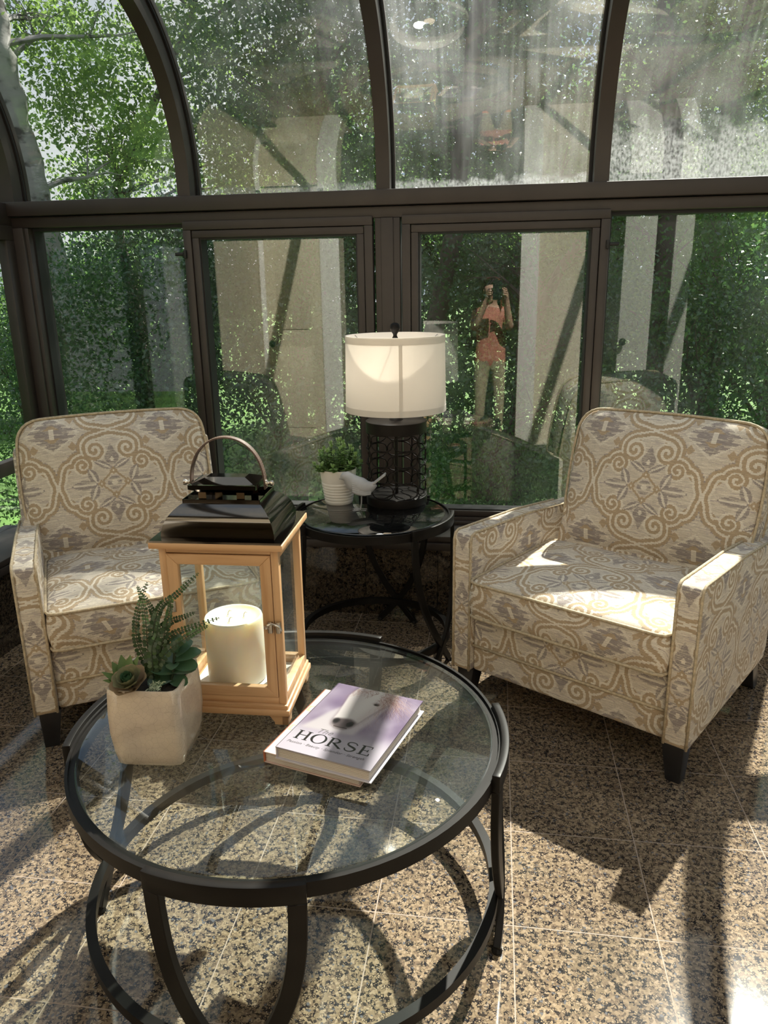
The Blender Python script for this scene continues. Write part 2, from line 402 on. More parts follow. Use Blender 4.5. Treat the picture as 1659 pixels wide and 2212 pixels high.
# ------------------------------------------------------------------ mesh helpers
def link(name, me, m=None, parent=None, smooth=None):
    o = bpy.data.objects.new(name, me); COL.objects.link(o)
    if m is not None:
        for x in (m if isinstance(m, (list, tuple)) else [m]): me.materials.append(x)
    if parent is not None: o.parent = parent
    if smooth is not None and len(me.polygons):
        me.polygons.foreach_set('use_smooth', [True]*len(me.polygons))
        if smooth < 180: me.set_sharp_from_angle(angle=math.radians(smooth))
    return o
class G:
    """collects vertices and faces of one mesh"""
    def __init__(s): s.v = []; s.f = []; s.mi = []
    def add(s, v, f, mi=0):
        b = len(s.v); s.v += [tuple(x) for x in v]; s.f += [tuple(b+i for i in q) for q in f]; s.mi += [mi]*len(f); return s
    def box(s, x0, x1, y0, y1, z0, z1, mi=0):
        v = [(x0,y0,z0),(x1,y0,z0),(x1,y1,z0),(x0,y1,z0),(x0,y0,z1),(x1,y0,z1),(x1,y1,z1),(x0,y1,z1)]
        return s.add(v, [(0,3,2,1),(4,5,6,7),(0,1,5,4),(1,2,6,5),(2,3,7,6),(3,0,4,7)], mi)
    def lathe(s, prof, n=32, cx=0, cy=0, mi=0, closed=False):
        v = []; f = []; m = len(prof)
        for r, z in prof:
            for k in range(n):
                a = 2*PI*k/n; v.append((cx+r*math.cos(a), cy+r*math.sin(a), z))
        for i in range(m-1 if not closed else m):
            for k in range(n):
                j = (i+1) % m
                f.append((i*n+k, i*n+(k+1) % n, j*n+(k+1) % n, j*n+k))
        if not closed:
            if prof[0][0] > 1e-6: f.append(tuple(range(n))[::-1])
            if prof[-1][0] > 1e-6: f.append(tuple((m-1)*n+k for k in range(n)))
        return s.add(v, f, mi)
    def sweep(s, path, prof, closed=False, up=(0, 0, 1), scales=None, cap=True, mi=0):
        """profile points (a,b): a along side = tangent x up, b along up'"""
        P = [Vector(p) for p in path]; n = len(P); k = len(prof); v = []; f = []
        U = Vector(up)
        for i in range(n):
            if closed: T = P[(i+1) % n]-P[i-1]
            else: T = P[min(i+1, n-1)]-P[max(i-1, 0)]
            T.normalize(); Sd = T.cross(U)
            if Sd.length < 1e-4: Sd = T.cross(Vector((1, 0.13, 0)))
            Sd.normalize(); Up = Sd.cross(T)
            sc = 1 if scales is None else scales[i]
            for a, b in prof: v.append(P[i]+Sd*a*sc+Up*b*sc)
        for i in range(n if closed else n-1):
            j = (i+1) % n
            for q in range(k):
                r = (q+1) % k; f.append((i*k+q, j*k+q, j*k+r, i*k+r))
        if cap and not closed:
            f.append(tuple(range(k))); f.append(tuple((n-1)*k+q for q in range(k))[::-1])
        return s.add(v, f, mi)
    def tube(s, path, r, k=8, closed=False, up=(0, 0, 1), scales=None, mi=0):
        return s.sweep(path, [(r*math.cos(2*PI*q/k), r*math.sin(2*PI*q/k)) for q in range(k)], closed, up, scales, True, mi)
    def extrude(s, poly, axis, a0, a1, mi=0):
        """2D polygon in the plane of the other two axes, extruded along axis"""
        n = len(poly)
        def mk(p, a):
            return {'X': (a, p[0], p[1]), 'Y': (p[0], a, p[1]), 'Z': (p[0], p[1], a)}[axis]
        v = [mk(p, a0) for p in poly]+[mk(p, a1) for p in poly]
        f = [tuple(range(n))[::-1], tuple(range(n, 2*n))]+[(i, (i+1) % n, n+(i+1) % n, n+i) for i in range(n)]
        return s.add(v, f, mi)
    def mesh(s, name, bevel=0.0, seg=2, merge=False, recalc=True):
        me = bpy.data.meshes.new(name); me.from_pydata(s.v, [], s.f)
        me.polygons.foreach_set('material_index', s.mi)
        if bevel or recalc or merge:
            bm = bmesh.new(); bm.from_mesh(me)
            if merge: bmesh.ops.remove_doubles(bm, verts=bm.verts, dist=1e-5)
            if recalc: bmesh.ops.recalc_face_normals(bm, faces=bm.faces)
            if bevel:
                es = [e for e in bm.edges if len(e.link_faces) == 2 and e.calc_face_angle(0) > .5]
                bmesh.ops.bevel(bm, geom=es, offset=bevel, segments=seg, profile=.5, affect='EDGES', clamp_overlap=True)
            bm.to_mesh(me); bm.free()
        me.update(); return me
    def obj(s, name, m, parent=None, bevel=0.0, seg=2, smooth=None, merge=False, recalc=True):
        return link(name, s.mesh(name, bevel, seg, merge, recalc), m, parent, smooth if smooth is not None else (40 if bevel else None))
def box_uv(me, scale=.372, off=(0, 0, 0)):
    uvl = me.uv_layers.new(name='UVMap') if not me.uv_layers else me.uv_layers[0]
    n = len(me.loops); vi = np.zeros(n, np.int32); me.loops.foreach_get('vertex_index', vi)
    co = np.zeros(len(me.vertices)*3); me.vertices.foreach_get('co', co); co = co.reshape(-1, 3)[vi]-np.array(off)
    nr = np.zeros(len(me.polygons)*3); me.polygons.foreach_get('normal', nr); nr = np.abs(nr.reshape(-1, 3))
    lt = np.zeros(len(me.polygons), np.int32); me.polygons.foreach_get('loop_total', lt)
    ax = np.repeat(np.argmax(nr*np.array([1, 1.15, 1]), 1), lt)
    u = np.where(ax == 0, co[:, 1], co[:, 0]); v = np.where(ax == 2, co[:, 1], co[:, 2])
    uvl.data.foreach_set('uv', (np.c_[u, v]/scale+.5).astype(np.float32).ravel())
def empty(name, loc=(0, 0, 0), rz=0.0):
    o = bpy.data.objects.new(name, None); COL.objects.link(o); o.location = loc; o.rotation_euler = (0, 0, rz); o.empty_display_size = .05
    return o
def tag(o, label=None, cat=None, group=None, kind=None):
    if label: o['label'] = label
    if cat: o['category'] = cat
    if group: o['group'] = group
    if kind: o['kind'] = kind
    return o
def struct(o, label=None): return tag(o, label, kind='structure')
def arc(cx, cy, r, a0, a1, z, n=24): return [(cx+r*math.cos(a0+(a1-a0)*i/n), cy+r*math.sin(a0+(a1-a0)*i/n), z) for i in range(n+1)]
def copy_part(o, parent):
    c = o.copy(); COL.objects.link(c); c.parent = parent
    for ch in o.children: copy_part(ch, c)
    return c

# ------------------------------------------------------------------ setting: floor of granite tiles
T = .3048; X0, Y0 = .069, 1.668
fl = struct(G().box(-1.95, 2.68, -2.6, 3.0, -.06, -.0002).obj('floor', GROUT), 'polished brown granite tiled floor with pale grout lines')
tile_me = G().box(.0014, T-.0014, .0014, T-.0014, -.012, 0).mesh('tile'); tile_me.materials.append(GRANITE)
for i in range(-7, 9):
    for j in range(-14, 5):
        x, y = X0+i*T, Y0+j*T
        if y+T > 3.0:
            continue
        o = bpy.data.objects.new('tile', tile_me); COL.objects.link(o); o.parent = fl; o.location = (x, y, 0)
ys = Y0+4*T
strip_me = G().box(.0013, T-.0013, .0013, max(.02, 2.985-ys), -.012, 0).mesh('tile_strip'); strip_me.materials.append(GRANITE)
for i in range(-7, 9):
    o = bpy.data.objects.new('tile', strip_me); COL.objects.link(o); o.parent = fl; o.location = (X0+i*T, ys, 0)

# ------------------------------------------------------------------ setting: knee walls and sills
XL, XR, YD = -2.01, 2.78, 3.166        # interior faces of the window frames
YG, XGL, XGR = 3.244, -2.085, 2.855    # glass planes
KW, XKL, XKR = 2.975, -1.875, 2.66     # inner faces of the knee walls
wb = struct(G().box(XL-.12, XR+.12, KW+.004, YD+.18, -.06, .297).obj('wall_back', GROUT), 'low granite clad knee wall under the windows')
k_me = G().box(.0012, T-.0012, KW-.010, KW+.006, 0.001, .296).mesh('granite_tile'); k_me.materials.append(GRANITE_WALL_SHADED)
for i in range(-7, 9):
    o = bpy.data.objects.new('granite_tile', k_me); COL.objects.link(o); o.parent = wb; o.location = (X0+.02+i*T, 0, 0)
for side, xa, xb, nm in ((-1, XL-.14, XKL-.004, 'wall_left'), (1, XKR+.004, XR+.14, 'wall_right')):
    wl = struct(G().box(xa, xb, -.1, KW+.004, -.06, .297).obj(nm, GROUT), 'low granite clad knee wall under the side windows')
    xs = (XKL-.006, XKL+.010) if side < 0 else (XKR-.010, XKR+.006)
    s_me = G().box(xs[0], xs[1], .0012, T-.0012, 0.001, .296).mesh('granite_tile'); s_me.materials.append(GRANITE_WALL_SHADED)
    for j in range(-5, 5):
        y = Y0+j*T
        if y+T > KW-.005: continue
        o = bpy.data.objects.new('granite_tile', s_me); COL.objects.link(o); o.parent = wl; o.location = (0, y, 0)
b = G(); b.box(XKL+.010, XKL+.024, 0, KW-.012, 0, .075); struct(b.obj('baseboard_left', GRANITE_WALL_SHADED, bevel=.002), 'granite skirting strip along the left knee wall')
b = G(); b.box(XKL, XKR, KW-.022, YG+.06, .298, .330).box(XKL, XKR, KW-.012, YG+.06, .332, .357).box(XL, XR, YD-.035, YG+.05, .357, .372)
struct(b.obj('trim_1', BRONZE, bevel=.003), 'stepped dark bronze sill below the back windows')
for nm, x0, x1 in (('trim_2', XGL-.05, XKL+.022), ('trim_3', XKR-.022, XGR+.05)):
    b = G(); b.box(x0, x1, -.1, KW-.024, .298, .330).box(x0, x1, -.1, KW-.024, .332, .357)
    struct(b.obj(nm, BRONZE, bevel=.003), 'dark bronze sill of the side wall')

# ------------------------------------------------------------------ setting: header rail, posts, curved bars
b = G(); b.box(XL-.08, XR+.08, YD-.025, YG+.02, 1.647, 1.704).box(XL-.08, XR+.08, YD-.003, YG+.02, 1.602, 1.644)
struct(b.obj('trim_4', BRONZE, bevel=.004), 'dark bronze rail between upper curved panes and lower windows')
MX = [-1.261, -.45, .373, 1.187, 2.0]
EAVE_C = (2.583, 1.742); ER = .583; TH = math.radians(73)
def profile(off, n=22):
    """interior face of the curved eave and roof slope, pushed outwards by off; (y,z) points and arc length"""
    P = [(YD+off, 1.704)]
    for i in range(n+1):
        a = TH*i/n; P.append((EAVE_C[0]+(ER+off)*math.cos(a), EAVE_C[1]+(ER+off)*math.sin(a)))
    y, z = P[-1]; ty, tz = -math.sin(TH), math.cos(TH)
    for s_ in (1.0, 2.0, 2.99): P.append((y+ty*s_, z+tz*s_))
    return P
TI = 6
def curved_bar(x, wd, name, label):
    pts = profile(.04)
    b = G(); b.sweep([(x, y, z) for y, z in pts], [(-wd/2, -.045), (wd/2, -.045), (wd/2, .035), (wd/2+.012, .035), (wd/2+.012, .06), (-wd/2-.012, .06), (-wd/2-.012, .035), (-wd/2, .035)], up=(0, 1, .02))
    o = struct(b.obj(name, BRONZE, smooth=30), label)
    gk = G()
    for sx in (-1, 1):
        gk.sweep([(x+sx*(wd/2+.005), y, z) for y, z in profile(.071)], [(-.004, -.006), (.004, -.006), (.004, .004), (-.004, .004)], up=(0, 1, .02))
    gk.obj('gasket', BRONZE_DARK, o)
for i, x in enumerate(MX):
    curved_bar(x, .053, 'trim_%d' % (TI+i), 'curved dark bronze glazing bar')
curved_bar(XL-.035, .085, 'trim_11', 'curved dark bronze corner bar on the left')
curved_bar(XR+.035, .085, 'trim_12', 'curved dark bronze corner bar on the right')
b = G(); b.box(XL-.09, XL+.035, YD-.02, YG+.05, .365, 1.602).box(XL-.09, XL+.05, YD-.004, YG+.04, .38, 1.602)
struct(b.obj('trim_13', BRONZE, bevel=.004), 'dark bronze corner post on the left')
b = G(); b.box(XR-.035, XR+.09, YD-.02, YG+.05, .365, 1.602); struct(b.obj('trim_14', BRONZE, bevel=.004), 'dark bronze corner post on the right')
b = G(); b.box(-.485, -.385, YD-.004, YG+.04, .365, 1.602).box(-.461, -.411, YD-.012, YG, .365, 1.602)
struct(b.obj('trim_15', BRONZE, bevel=.003), 'dark bronze post between the two sliding windows')
for i, x in enumerate((MX[0], MX[2], MX[3], MX[4])):
    wd = .03 if i < 2 else .07
    struct(G().box(x-wd/2, x+wd/2, YD+.012 if i < 2 else YD-.004, YG+.04, .365, 1.602).obj('trim_%d' % (16+i), BRONZE, bevel=.003), 'dark bronze post between windows')
b = G(); y, z = profile(.0)[-4][0], profile(0)[-4][1]
b.box(XL-.05, XR+.05, .85, .90, profile(0)[-1][1]-.24, profile(0)[-1][1]-.20)
b = G(); b.box(XL-.09, XR+.09, -.06, .02, 3.02, 3.24); struct(b.obj('trim_20', BRONZE), 'dark bronze ledger where the glass roof meets the house')

def slab_pane(name, x0, x1, y0, y1, z0, z1, m, parent, axis='Y'):
    """a thin pane with UVs running 0..1 across and up"""
    me = G().box(x0, x1, y0, y1, z0, z1).mesh(name); uvl = me.uv_layers.new(name='UVMap')
    for lp in me.loops:
        c = me.vertices[lp.vertex_index].co
        uvl.data[lp.index].uv = ((c.x-x0)/(x1-x0) if axis == 'Y' else (c.y-y0)/(y1-y0), (c.z-z0)/(z1-z0))
    return link(name, me, m, parent)
def ring_frame(b, x0, x1, z0, z1, wd, y0, y1, wb=None):
    wb = wb or wd
    b.box(x0, x1, y0, y1, z1-wd, z1); b.box(x0, x1, y0, y1, z0, z0+wb); b.box(x0, x0+wd, y0, y1, z0+wb, z1-wd); b.box(x1-wd, x1, y0, y1, z0+wb, z1-wd)
# lower windows
def fixed_window(n, x0, x1, label):
    b = G(); ring_frame(b, x0, x1, .372, 1.607, .017, YD+.03, YG+.02)
    o = struct(b.obj('window_%d' % n, BRONZE_DARK), label)
    slab_pane('pane', x0+.008, x1-.008, YG-.003, YG+.003, .384, 1.60, GLASS_FIXED, o)
fixed_window(1, XL+.04, -1.272, 'fixed lower window behind the left armchair')
fixed_window(4, .408, 1.15, 'fixed lower window behind the right armchair')
fixed_window(5, 1.224, 1.961, 'fixed lower window at the far right')
fixed_window(6, 2.035, XR-.03, 'fixed lower window beside the right corner')
def latch(parent, x, z, sx):
    b = G(); b.tube([(x, YD-.022, z), (x+sx*.035, YD-.022, z)], .0075, 10, up=(0, 0, 1)); b.box(min(x, x-sx*.012), max(x, x-sx*.012), YD-.027, YD-.008, z-.016, z+.016)
    b.obj('latch', BRONZE_DARK, parent, bevel=.002)
def sash_window(n, x0, x1, label, latches):
    b = G(); ring_frame(b, x0, x1, .359, 1.609, .034, YD-.016, YD+.03, .028)
    o = struct(b.obj('window_%d' % n, BRONZE, bevel=.0035), label)
    i = G(); ring_frame(i, x0+.036, x1-.036, .389, 1.573, .0286, YD-.011, YD+.05, .025)
    i.obj('sash', BRONZE, o, bevel=.003)
    k = G(); ring_frame(k, x0+.0636, x1-.0636, .413, 1.545, .0065, YD+.0, YG-.01); k.obj('gasket', BRONZE_DARK, o)
    slab_pane('pane', x0+.0615, x1-.0615, YG-.008, YG-.002, .410, 1.548, GLASS, o)
    for a in latches: latch(o, *a)
sash_window(2, -1.276, -.493, 'bronze framed sliding window left of the table lamp', [(-1.276, 1.483, -1), (-.546, .963, -1)])
sash_window(3, -.377, .4155, 'bronze framed sliding window right of the table lamp', [(.4155, 1.483, 1)])
# curved upper panes
def curved_pane(n, x0, x1, m, label):
    P = profile(.078)[:-3]; rows = len(P); s_ = [0]
    for i in range(1, rows): s_.append(s_[-1]+math.dist(P[i], P[i-1]))
    P2 = profile(.083)[:-3]
    v = []; f = []; uv = []
    for (y, z), (y2, z2), q in zip(P, P2, s_):
        v += [(x0, y, z), (x1, y, z), (x1, y2, z2), (x0, y2, z2)]
        uv += [(0, q/s_[-1]), (1, q/s_[-1]), (1, q/s_[-1]), (0, q/s_[-1])]
    for i in range(rows-1):
        a = 4*i; f += [(a, a+4, a+5, a+1), (a+2, a+6, a+7, a+3), (a+1, a+5, a+6, a+2), (a, a+3, a+7, a+4)]
    me = bpy.data.meshes.new('window_%d' % n); me.from_pydata(v, [], f); uvl = me.uv_layers.new(name='UVMap')
    for lp in me.loops: uvl.data[lp.index].uv = uv[lp.vertex_index]
    struct(link('window_%d' % n, me, m, None, 30), label)
edges = [XL-.06]+MX+[XR+.06]
ml = [GLASS_FIXED, GLASS_DUSTY, GLASS_MIST, GLASS_MIST2, GLASS_DUSTY, GLASS]
nm = ['clear curved pane at the left corner', 'dusty curved pane above the left sliding window', 'fogged curved pane streaked with condensation above the lamp', 'curved pane with a white band of condensation above the right armchair', 'curved upper pane at the far right', 'curved upper pane at the right corner']
for i in range(6):
    curved_pane(7+i, edges[i]+.01, edges[i+1]-.01, ml[i], nm[i])
# roof slope panes
for i in range(6):
    P = profile(.078)[-4:]; P2 = profile(.084)[-4:]
    x0, x1 = edges[i]+.01, edges[i+1]-.01
    v = [(x0, *P[0]), (x1, *P[0]), (x1, *P[-1]), (x0, *P[-1]), (x0, *P2[0]), (x1, *P2[0]), (x1, *P2[-1]), (x0, *P2[-1])]
    me = G().add(v, [(0, 3, 2, 1), (4, 5, 6, 7), (0, 1, 5, 4), (1, 2, 6, 5), (2, 3, 7, 6), (3, 0, 4, 7)]).mesh('window_%d' % (13+i))
    uvl = me.uv_layers.new(name='UVMap'); uu = [(0, 0), (1, 0), (1, 1), (0, 1)]*2
    for lp in me.loops: uvl.data[lp.index].uv = uu[lp.vertex_index]
    struct(link('window_%d' % (13+i), me, GLASS_ROOF), 'sloping roof pane')
# side (gable) windows
def gable(n, xg, xi, sgn, lab):
    prof = profile(.06); top = [(y, z) for y, z in prof]
    x0, x1 = sorted((xg-.003*sgn, xg+.003*sgn))
    fr = G(); xa, xb = sorted((xi, xg+.03*sgn))
    yys = (2.17, 1.26) if sgn < 0 else (2.17, 1.16, .15)
    for yy in yys: fr.box(xa, xb, yy-.04, yy+.04, .357, 1.62)
    fr.box(xa, xb, -.06, YD, 1.61, 1.70)
    for yy in yys:
        zz = 2.34+(2.75-yy)*.305
        fr.box(xa, xb, yy-.03, yy+.03, 1.70, zz)
    o = struct(fr.obj('window_%d' % n, BRONZE, bevel=.003), lab)
    if sgn < 0:
        s = G(); ring_frame_x(s, xi+.012, xi-.03, 2.21, YD-.02, .604, 1.61, .058); s.obj('sash', BRONZE, o, bevel=.003)
    slab_pane('pane', x0, x1, -.06, YG, .357, 1.64, GLASS, o, 'X')
    poly = [(-.06, 1.68), (YG, 1.68)]+top[1:]
    poly[-1] = (-.06, top[-1][1])
    me = G().extrude(poly, 'X', x0, x1).mesh('pane'); uvl = me.uv_layers.new(name='UVMap')
    for lp in me.loops:
        c = me.vertices[lp.vertex_index].co; uvl.data[lp.index].uv = (c.y/3, (c.z-1.6)/1.5)
    link('pane', me, GLASS_DUSTY, o)
def ring_frame_x(b, xa, xb, y0, y1, z0, z1, wd):
    x0, x1 = sorted((xa, xb))
    b.box(x0, x1, y0, y1, z1-wd, z1); b.box(x0, x1, y0, y1, z0, z0+wd); b.box(x0, x1, y0, y0+wd, z0+wd, z1-wd); b.box(x0, x1, y1-wd, y1, z0+wd, z1-wd)
gable(19, XGL, XL-.02, -1, 'glazed left end wall with a sliding sash')
gable(20, XGR, XR+.02, 1, 'glazed right end wall')

# ------------------------------------------------------------------ setting: the house wall behind the camera (seen in reflections)
hw = G(); y0, y1 = -.30, -.10
for nm_, q in (('wall_front', (XL-.1, -1.31, -.05, 2.15)), ('wall_front_pier', (.18, .78, -.05, 2.15)), ('wall_front_header', (XL-.1, XR+.1, 2.15, 3.25)), ('wall_front_end', (2.52, XR+.1, -.05, 2.15))):
    struct(G().box(q[0], q[1], y0, y1, q[2], q[3]).obj(nm_, CREAM), 'cream painted house wall beside the open doorway')
struct(G().box(XGL-.04, XL-.0, -.1, 1.22, .36, 3.0).obj('wall_left_solid', CREAM), 'cream side wall where the left glazing ends')
b = G()
for xa, xb in ((-1.455, -1.31), (.18, .325), (1.36, 1.50), (2.48, 2.58)): b.box(xa, xb, y1, y1+.02, 0, 2.24)
b.box(-1.455, .325, y1, y1+.02, 2.15, 2.24)
struct(b.obj('trim_21', WHITE_PAINT, bevel=.003), 'white casing around the open doorway')
for nmb, xa, xb, kx, lab in ((1, -1.95, -1.475, -1.905, 'tan door left of the doorway'), (2, .98, 1.22, 1.01, 'narrow white door leaf standing at the right of the doorway')):
    d = G().box(xa, xb, y1, y1+.035, .01, 2.05)
    for za, zb in ((.15, .85), (1.0, 1.9)) if nmb == 1 else (): d.box(xa+.09, xb-.09, y1+.035, y1+.041, za, zb)
    do = struct(d.obj('door_%d' % nmb, DOOR_PAINT if nmb == 1 else WHITE_PAINT, bevel=.004), lab)
    kb = G().lathe([(.008, 0), (.008, .03), (.026, .035), (.030, .05), (.022, .065), (0, .068)], 16)
    ko = kb.obj('knob', IRON, do, smooth=60); ko.rotation_euler = (-PI/2, 0, 0); ko.location = (kx, y1+.035, .88)
    if nmb == 2: continue
    c = G()
    for a, b_ in ((xa-.05, xa-.002), (xb+.002, xb+.05)): c.box(a, b_, y1, y1+.022, 0, 2.1)
    c.box(xa-.05, xb+.05, y1, y1+.022, 2.055, 2.11)
    c.obj('casing', WHITE_PAINT, do, bevel=.003)
b = G(); b.box(XL-.1, XR+.1, -2.7, -2.6, -.05, 2.5).box(XL-.2, XL-.1, -2.6, -.3, -.05, 2.5).box(XR+.1, XR+.2, -2.6, -.3, -.05, 2.5)
struct(b.obj('wall_inner', CREAM), 'cream walls of the room behind the doorway')
struct(G().box(XL-.2, XR+.2, -2.7, -.3, 2.5, 2.6).obj('ceiling', CEIL), 'plain ceiling of the room behind the doorway')

# ------------------------------------------------------------------ armchairs
CIRC6 = [(math.cos(2*PI*q/6), math.sin(2*PI*q/6)) for q in range(6)]
def round_poly(pts, rad, n=7):
    """rounded polygon from corner points with per-corner radius"""
    out_ = []; m = len(pts)
    for i in range(m):
        p = Vector(pts[i]); a = Vector(pts[i-1])-p; b = Vector(pts[(i+1) % m])-p
        r = rad[i] if isinstance(rad, (list, tuple)) else rad
        r = min(r, a.length*.45, b.length*.45)
        a.normalize(); b.normalize()
        p0, p1 = p+a*r, p+b*r
        for k in range(n+1):
            t = k/n; out_.append(tuple((1-t)**2*p0+2*t*(1-t)*p+t*t*p1))
    return out_
def resample(poly, n):
    P = np.array(poly+[poly[0]]); s = np.r_[0, np.cumsum(np.linalg.norm(np.diff(P, axis=0), axis=1))]
    q = np.linspace(0, s[-1], n, endpoint=False)
    return [(np.interp(x, s, P[:, 0]), np.interp(x, s, P[:, 1])) for x in q], s[-1]
def cushion(name, outline, depth, bulge, xf, parent, uvscale=.372, uvoff=(0, 0), edge=.018, wrinkle=.004, seed=0, piping=True, backbulge=None):
    """outline in (u,v); front face bulges towards -w, back face at w=depth; xf maps (u,v,w) to the parent's space"""
    K = 96
    ol, per = resample(outline, K); ol = np.array(ol); c = ol.mean(0)
    rg = random.Random(seed); ph = [rg.uniform(0, 6.28) for _ in range(6)]
    v = []; f = []; uv = []
    def wr(u, vv): return wrinkle*(math.sin(9*u+ph[0]+3*vv)*math.sin(7*vv+ph[1])+.6*math.sin(17*u-11*vv+ph[2]))
    rings = []
    S_ = [.02, .12, .25, .38, .5, .62, .73, .82, .89, .94, .975, 1.0]
    for s in S_:
        h = bulge*(1-s**2.6) - (edge*(1-math.sqrt(max(0, 1-((s-.9)/.1)**2))) if s > .9 else 0)*.55
        ss = s if s < .9 else s
        rings.append([(c[0]+(p[0]-c[0])*ss, c[1]+(p[1]-c[1])*ss, -h) for p in ol])
    side = [.0, .25, .5, .75, 1.0]
    dvec = ol-c; nl = np.linalg.norm(dvec, axis=1, keepdims=True)
    for q in side[1:]:
        o_ = .010*math.sin(PI*q)
        rings.append([tuple(p+d/l*o_)+(edge*.55+q*(depth-edge*1.1),) for p, d, l in zip(ol, dvec, nl)])
    bb = bulge if backbulge is None else backbulge
    for s in (.975, .94, .85, .7, .5, .25, .02):
        h = bb*(1-s**2.6)
        rings.append([(c[0]+(p[0]-c[0])*s, c[1]+(p[1]-c[1])*s, depth+h) for p in ol])
    for ri, r in enumerate(rings):
        for k, p in enumerate(r):
            u_, v_, w_ = p
            if ri < len(S_)-1: w_ += wr(u_, v_)*(1-(S_[ri])**6)
            v.append(xf(u_, v_, w_))
            uv.append(((u_-uvoff[0])/uvscale+.5, (v_-uvoff[1])/uvscale+.5))
    nr = len(rings)
    for i in range(nr-1):
        for k in range(K):
            j = (k+1) % K; f.append((i*K+k, i*K+j, (i+1)*K+j, (i+1)*K+k))
    f.append(tuple(range(K))[::-1]); f.append(tuple((nr-1)*K+k for k in range(K)))
    me = bpy.data.meshes.new(name); me.from_pydata(v, [], f); uvl = me.uv_layers.new(name='UVMap')
    nS = len(S_)
    for po in me.polygons:
        i = min(po.vertices)//K if len(po.vertices) == 4 else -1
        for li in po.loop_indices:
            vi = me.loops[li].vertex_index
            a, b_ = uv[vi]
            if i >= nS-1 and i < nS+3:      # boxing band: run the cloth across the band
                ri = vi//K; k = vi % K; qd = (ri-nS+1)/4*depth
                dx, dy = dvec[k]/nl[k]
                a += dx*qd/uvscale; b_ += dy*qd/uvscale
            uvl.data[li].uv = (a, b_)
    bm = bmesh.new(); bm.from_mesh(me); bmesh.ops.recalc_face_normals(bm, faces=bm.faces); bm.to_mesh(me); bm.free()
    o = link(name, me, FABRIC, parent, 180)
    if piping:
        for nm_, w_ in (('piping', edge*.3), ('piping', depth-edge*.4)):
            pp = [xf(p[0]+d[0]/l[0]*.003, p[1]+d[1]/l[0]*.003, w_) for p, d, l in zip(ol, dvec, nl)]
            G().tube(pp, .0048, 6, closed=True, up=tuple(Vector(xf(0, 0, 1))-Vector(xf(0, 0, 0)))).obj(nm_, WELT, o, smooth=180)
    return o

def armchair(name, label, loc, rz, seed, shift, bw):
    """local x 0..0.784 along the front, y backwards, z up"""
    W = .784; A = .071
    r = tag(empty(name, (loc[0], loc[1], 0), rz), label, 'armchair', 'patterned armchairs')
    def fab(g_, nm_, bevel=.006, off=(W/2, 0, .34), uvs=.372):
        me = g_.mesh(nm_, bevel, 3); o = link(nm_, me, FABRIC, r, 50); box_uv(me, uvs, off); return o
    # seat base with a stitched band
    so_ = fab(G().box(A, W-A, .016, .66, .122, .312), 'seat_base', .010, (W/2, 0, .29))
    G().tube([(A, .013, .213), (W/2, .012, .212), (W-A, .013, .213)], .0045, 6).obj('piping', WELT, so_, smooth=180)
    for k in (0, 1):
        x0, x1 = (0, A) if k == 0 else (W-A, W)
        prof = [(0, .120), (0, .572), (.006, .588), (.022, .5945), (.35, .583), (.64, .556), (.72, .552), (.72, .16), (.70, .12)]
        g_ = G().extrude(prof, 'X', x0, x1)
        o = fab(g_, 'arm', .009, ((x0+x1)/2, .17, .30), .372)
        for xx in (x0+.004, x1-.004):
            pts = [(xx, -.001, .122), (xx, -.001, .35), (xx, -.001, .568), (xx, .005, .589), (xx, .022, .5965), (xx, .35, .585), (xx, .64, .558)]
            G().tube(pts, .0042, 6, up=(1, 0, 0)).obj('piping', WELT, o, smooth=180)
    # back frame
    g_ = G().extrude([(.475, .30), (.50, .47), (.56, .62), (.612, .795), (.625, .815), (.70, .815), (.715, .80), (.745, .45), (.745, .18), (.70, .122), (.55, .122)], 'X', W/2+shift-bw, W/2+shift+bw)
    fab(g_, 'back_frame', .012)
    # seat cushion: u=x, v=y, w downwards from the top
    ol = round_poly([(A+.006, -.022), (W-A-.006, -.022), (W-A-.006, .52), (A+.006, .52)], [.03, .03, .05, .05])
    cushion('seat_cushion', ol, .128, .024, lambda u, v, w_: (u, v, .452-w_), r, uvoff=(W/2, .10), seed=seed, wrinkle=.0015, backbulge=.004)
    # back cushion, leaning: u=x, v=height along the slope, w backwards
    ta = math.atan(.26); ct, st = math.cos(ta), math.sin(ta)
    cx_ = W/2+shift
    ol = round_poly([(cx_-.300, 0), (cx_+.300, 0), (cx_+.320, .13), (cx_+.325, .30), (cx_+.312, .480), (cx_-.312, .480), (cx_-.325, .30), (cx_-.320, .13)], [.05, .05, .12, .15, .085, .085, .15, .12])
    def xf(u, v, w_):
        bow = .012*(1-((u-W/2)/(W/2))**2)*(v/.48)          # the top edge rises gently to the middle
        return (u, .505+v*st+w_*ct, .447+(v+bow)*ct-w_*st)
    cushion('back_cushion', ol, .125, .062, xf, r, uvoff=(cx_-.02, .235), seed=seed+1, wrinkle=.0045, edge=.030)
    for x, y, dx, dy in ((.045, .045, -1, -1), (W-.045, .045, 1, -1), (.045, .665, -1, 1), (W-.045, .665, 1, 1)):
        b = G(); h0, h1 = .032, .021
        v = []
        for z, h, ox, oy in ((.123, h0, 0, 0), (0.0, h1, dx*.008, dy*(.008 if dy < 0 else .05))):
            v += [(x+ox-h, y+oy-h, z), (x+ox+h, y+oy-h, z), (x+ox+h, y+oy+h, z), (x+ox-h, y+oy+h, z)]
        b.add(v, [(0, 1, 2, 3), (7, 6, 5, 4), (0, 4, 5, 1), (1, 5, 6, 2), (2, 6, 7, 3), (3, 7, 4, 0)])
        b.obj('leg', BLACKWOOD, r, bevel=.003)
    return r
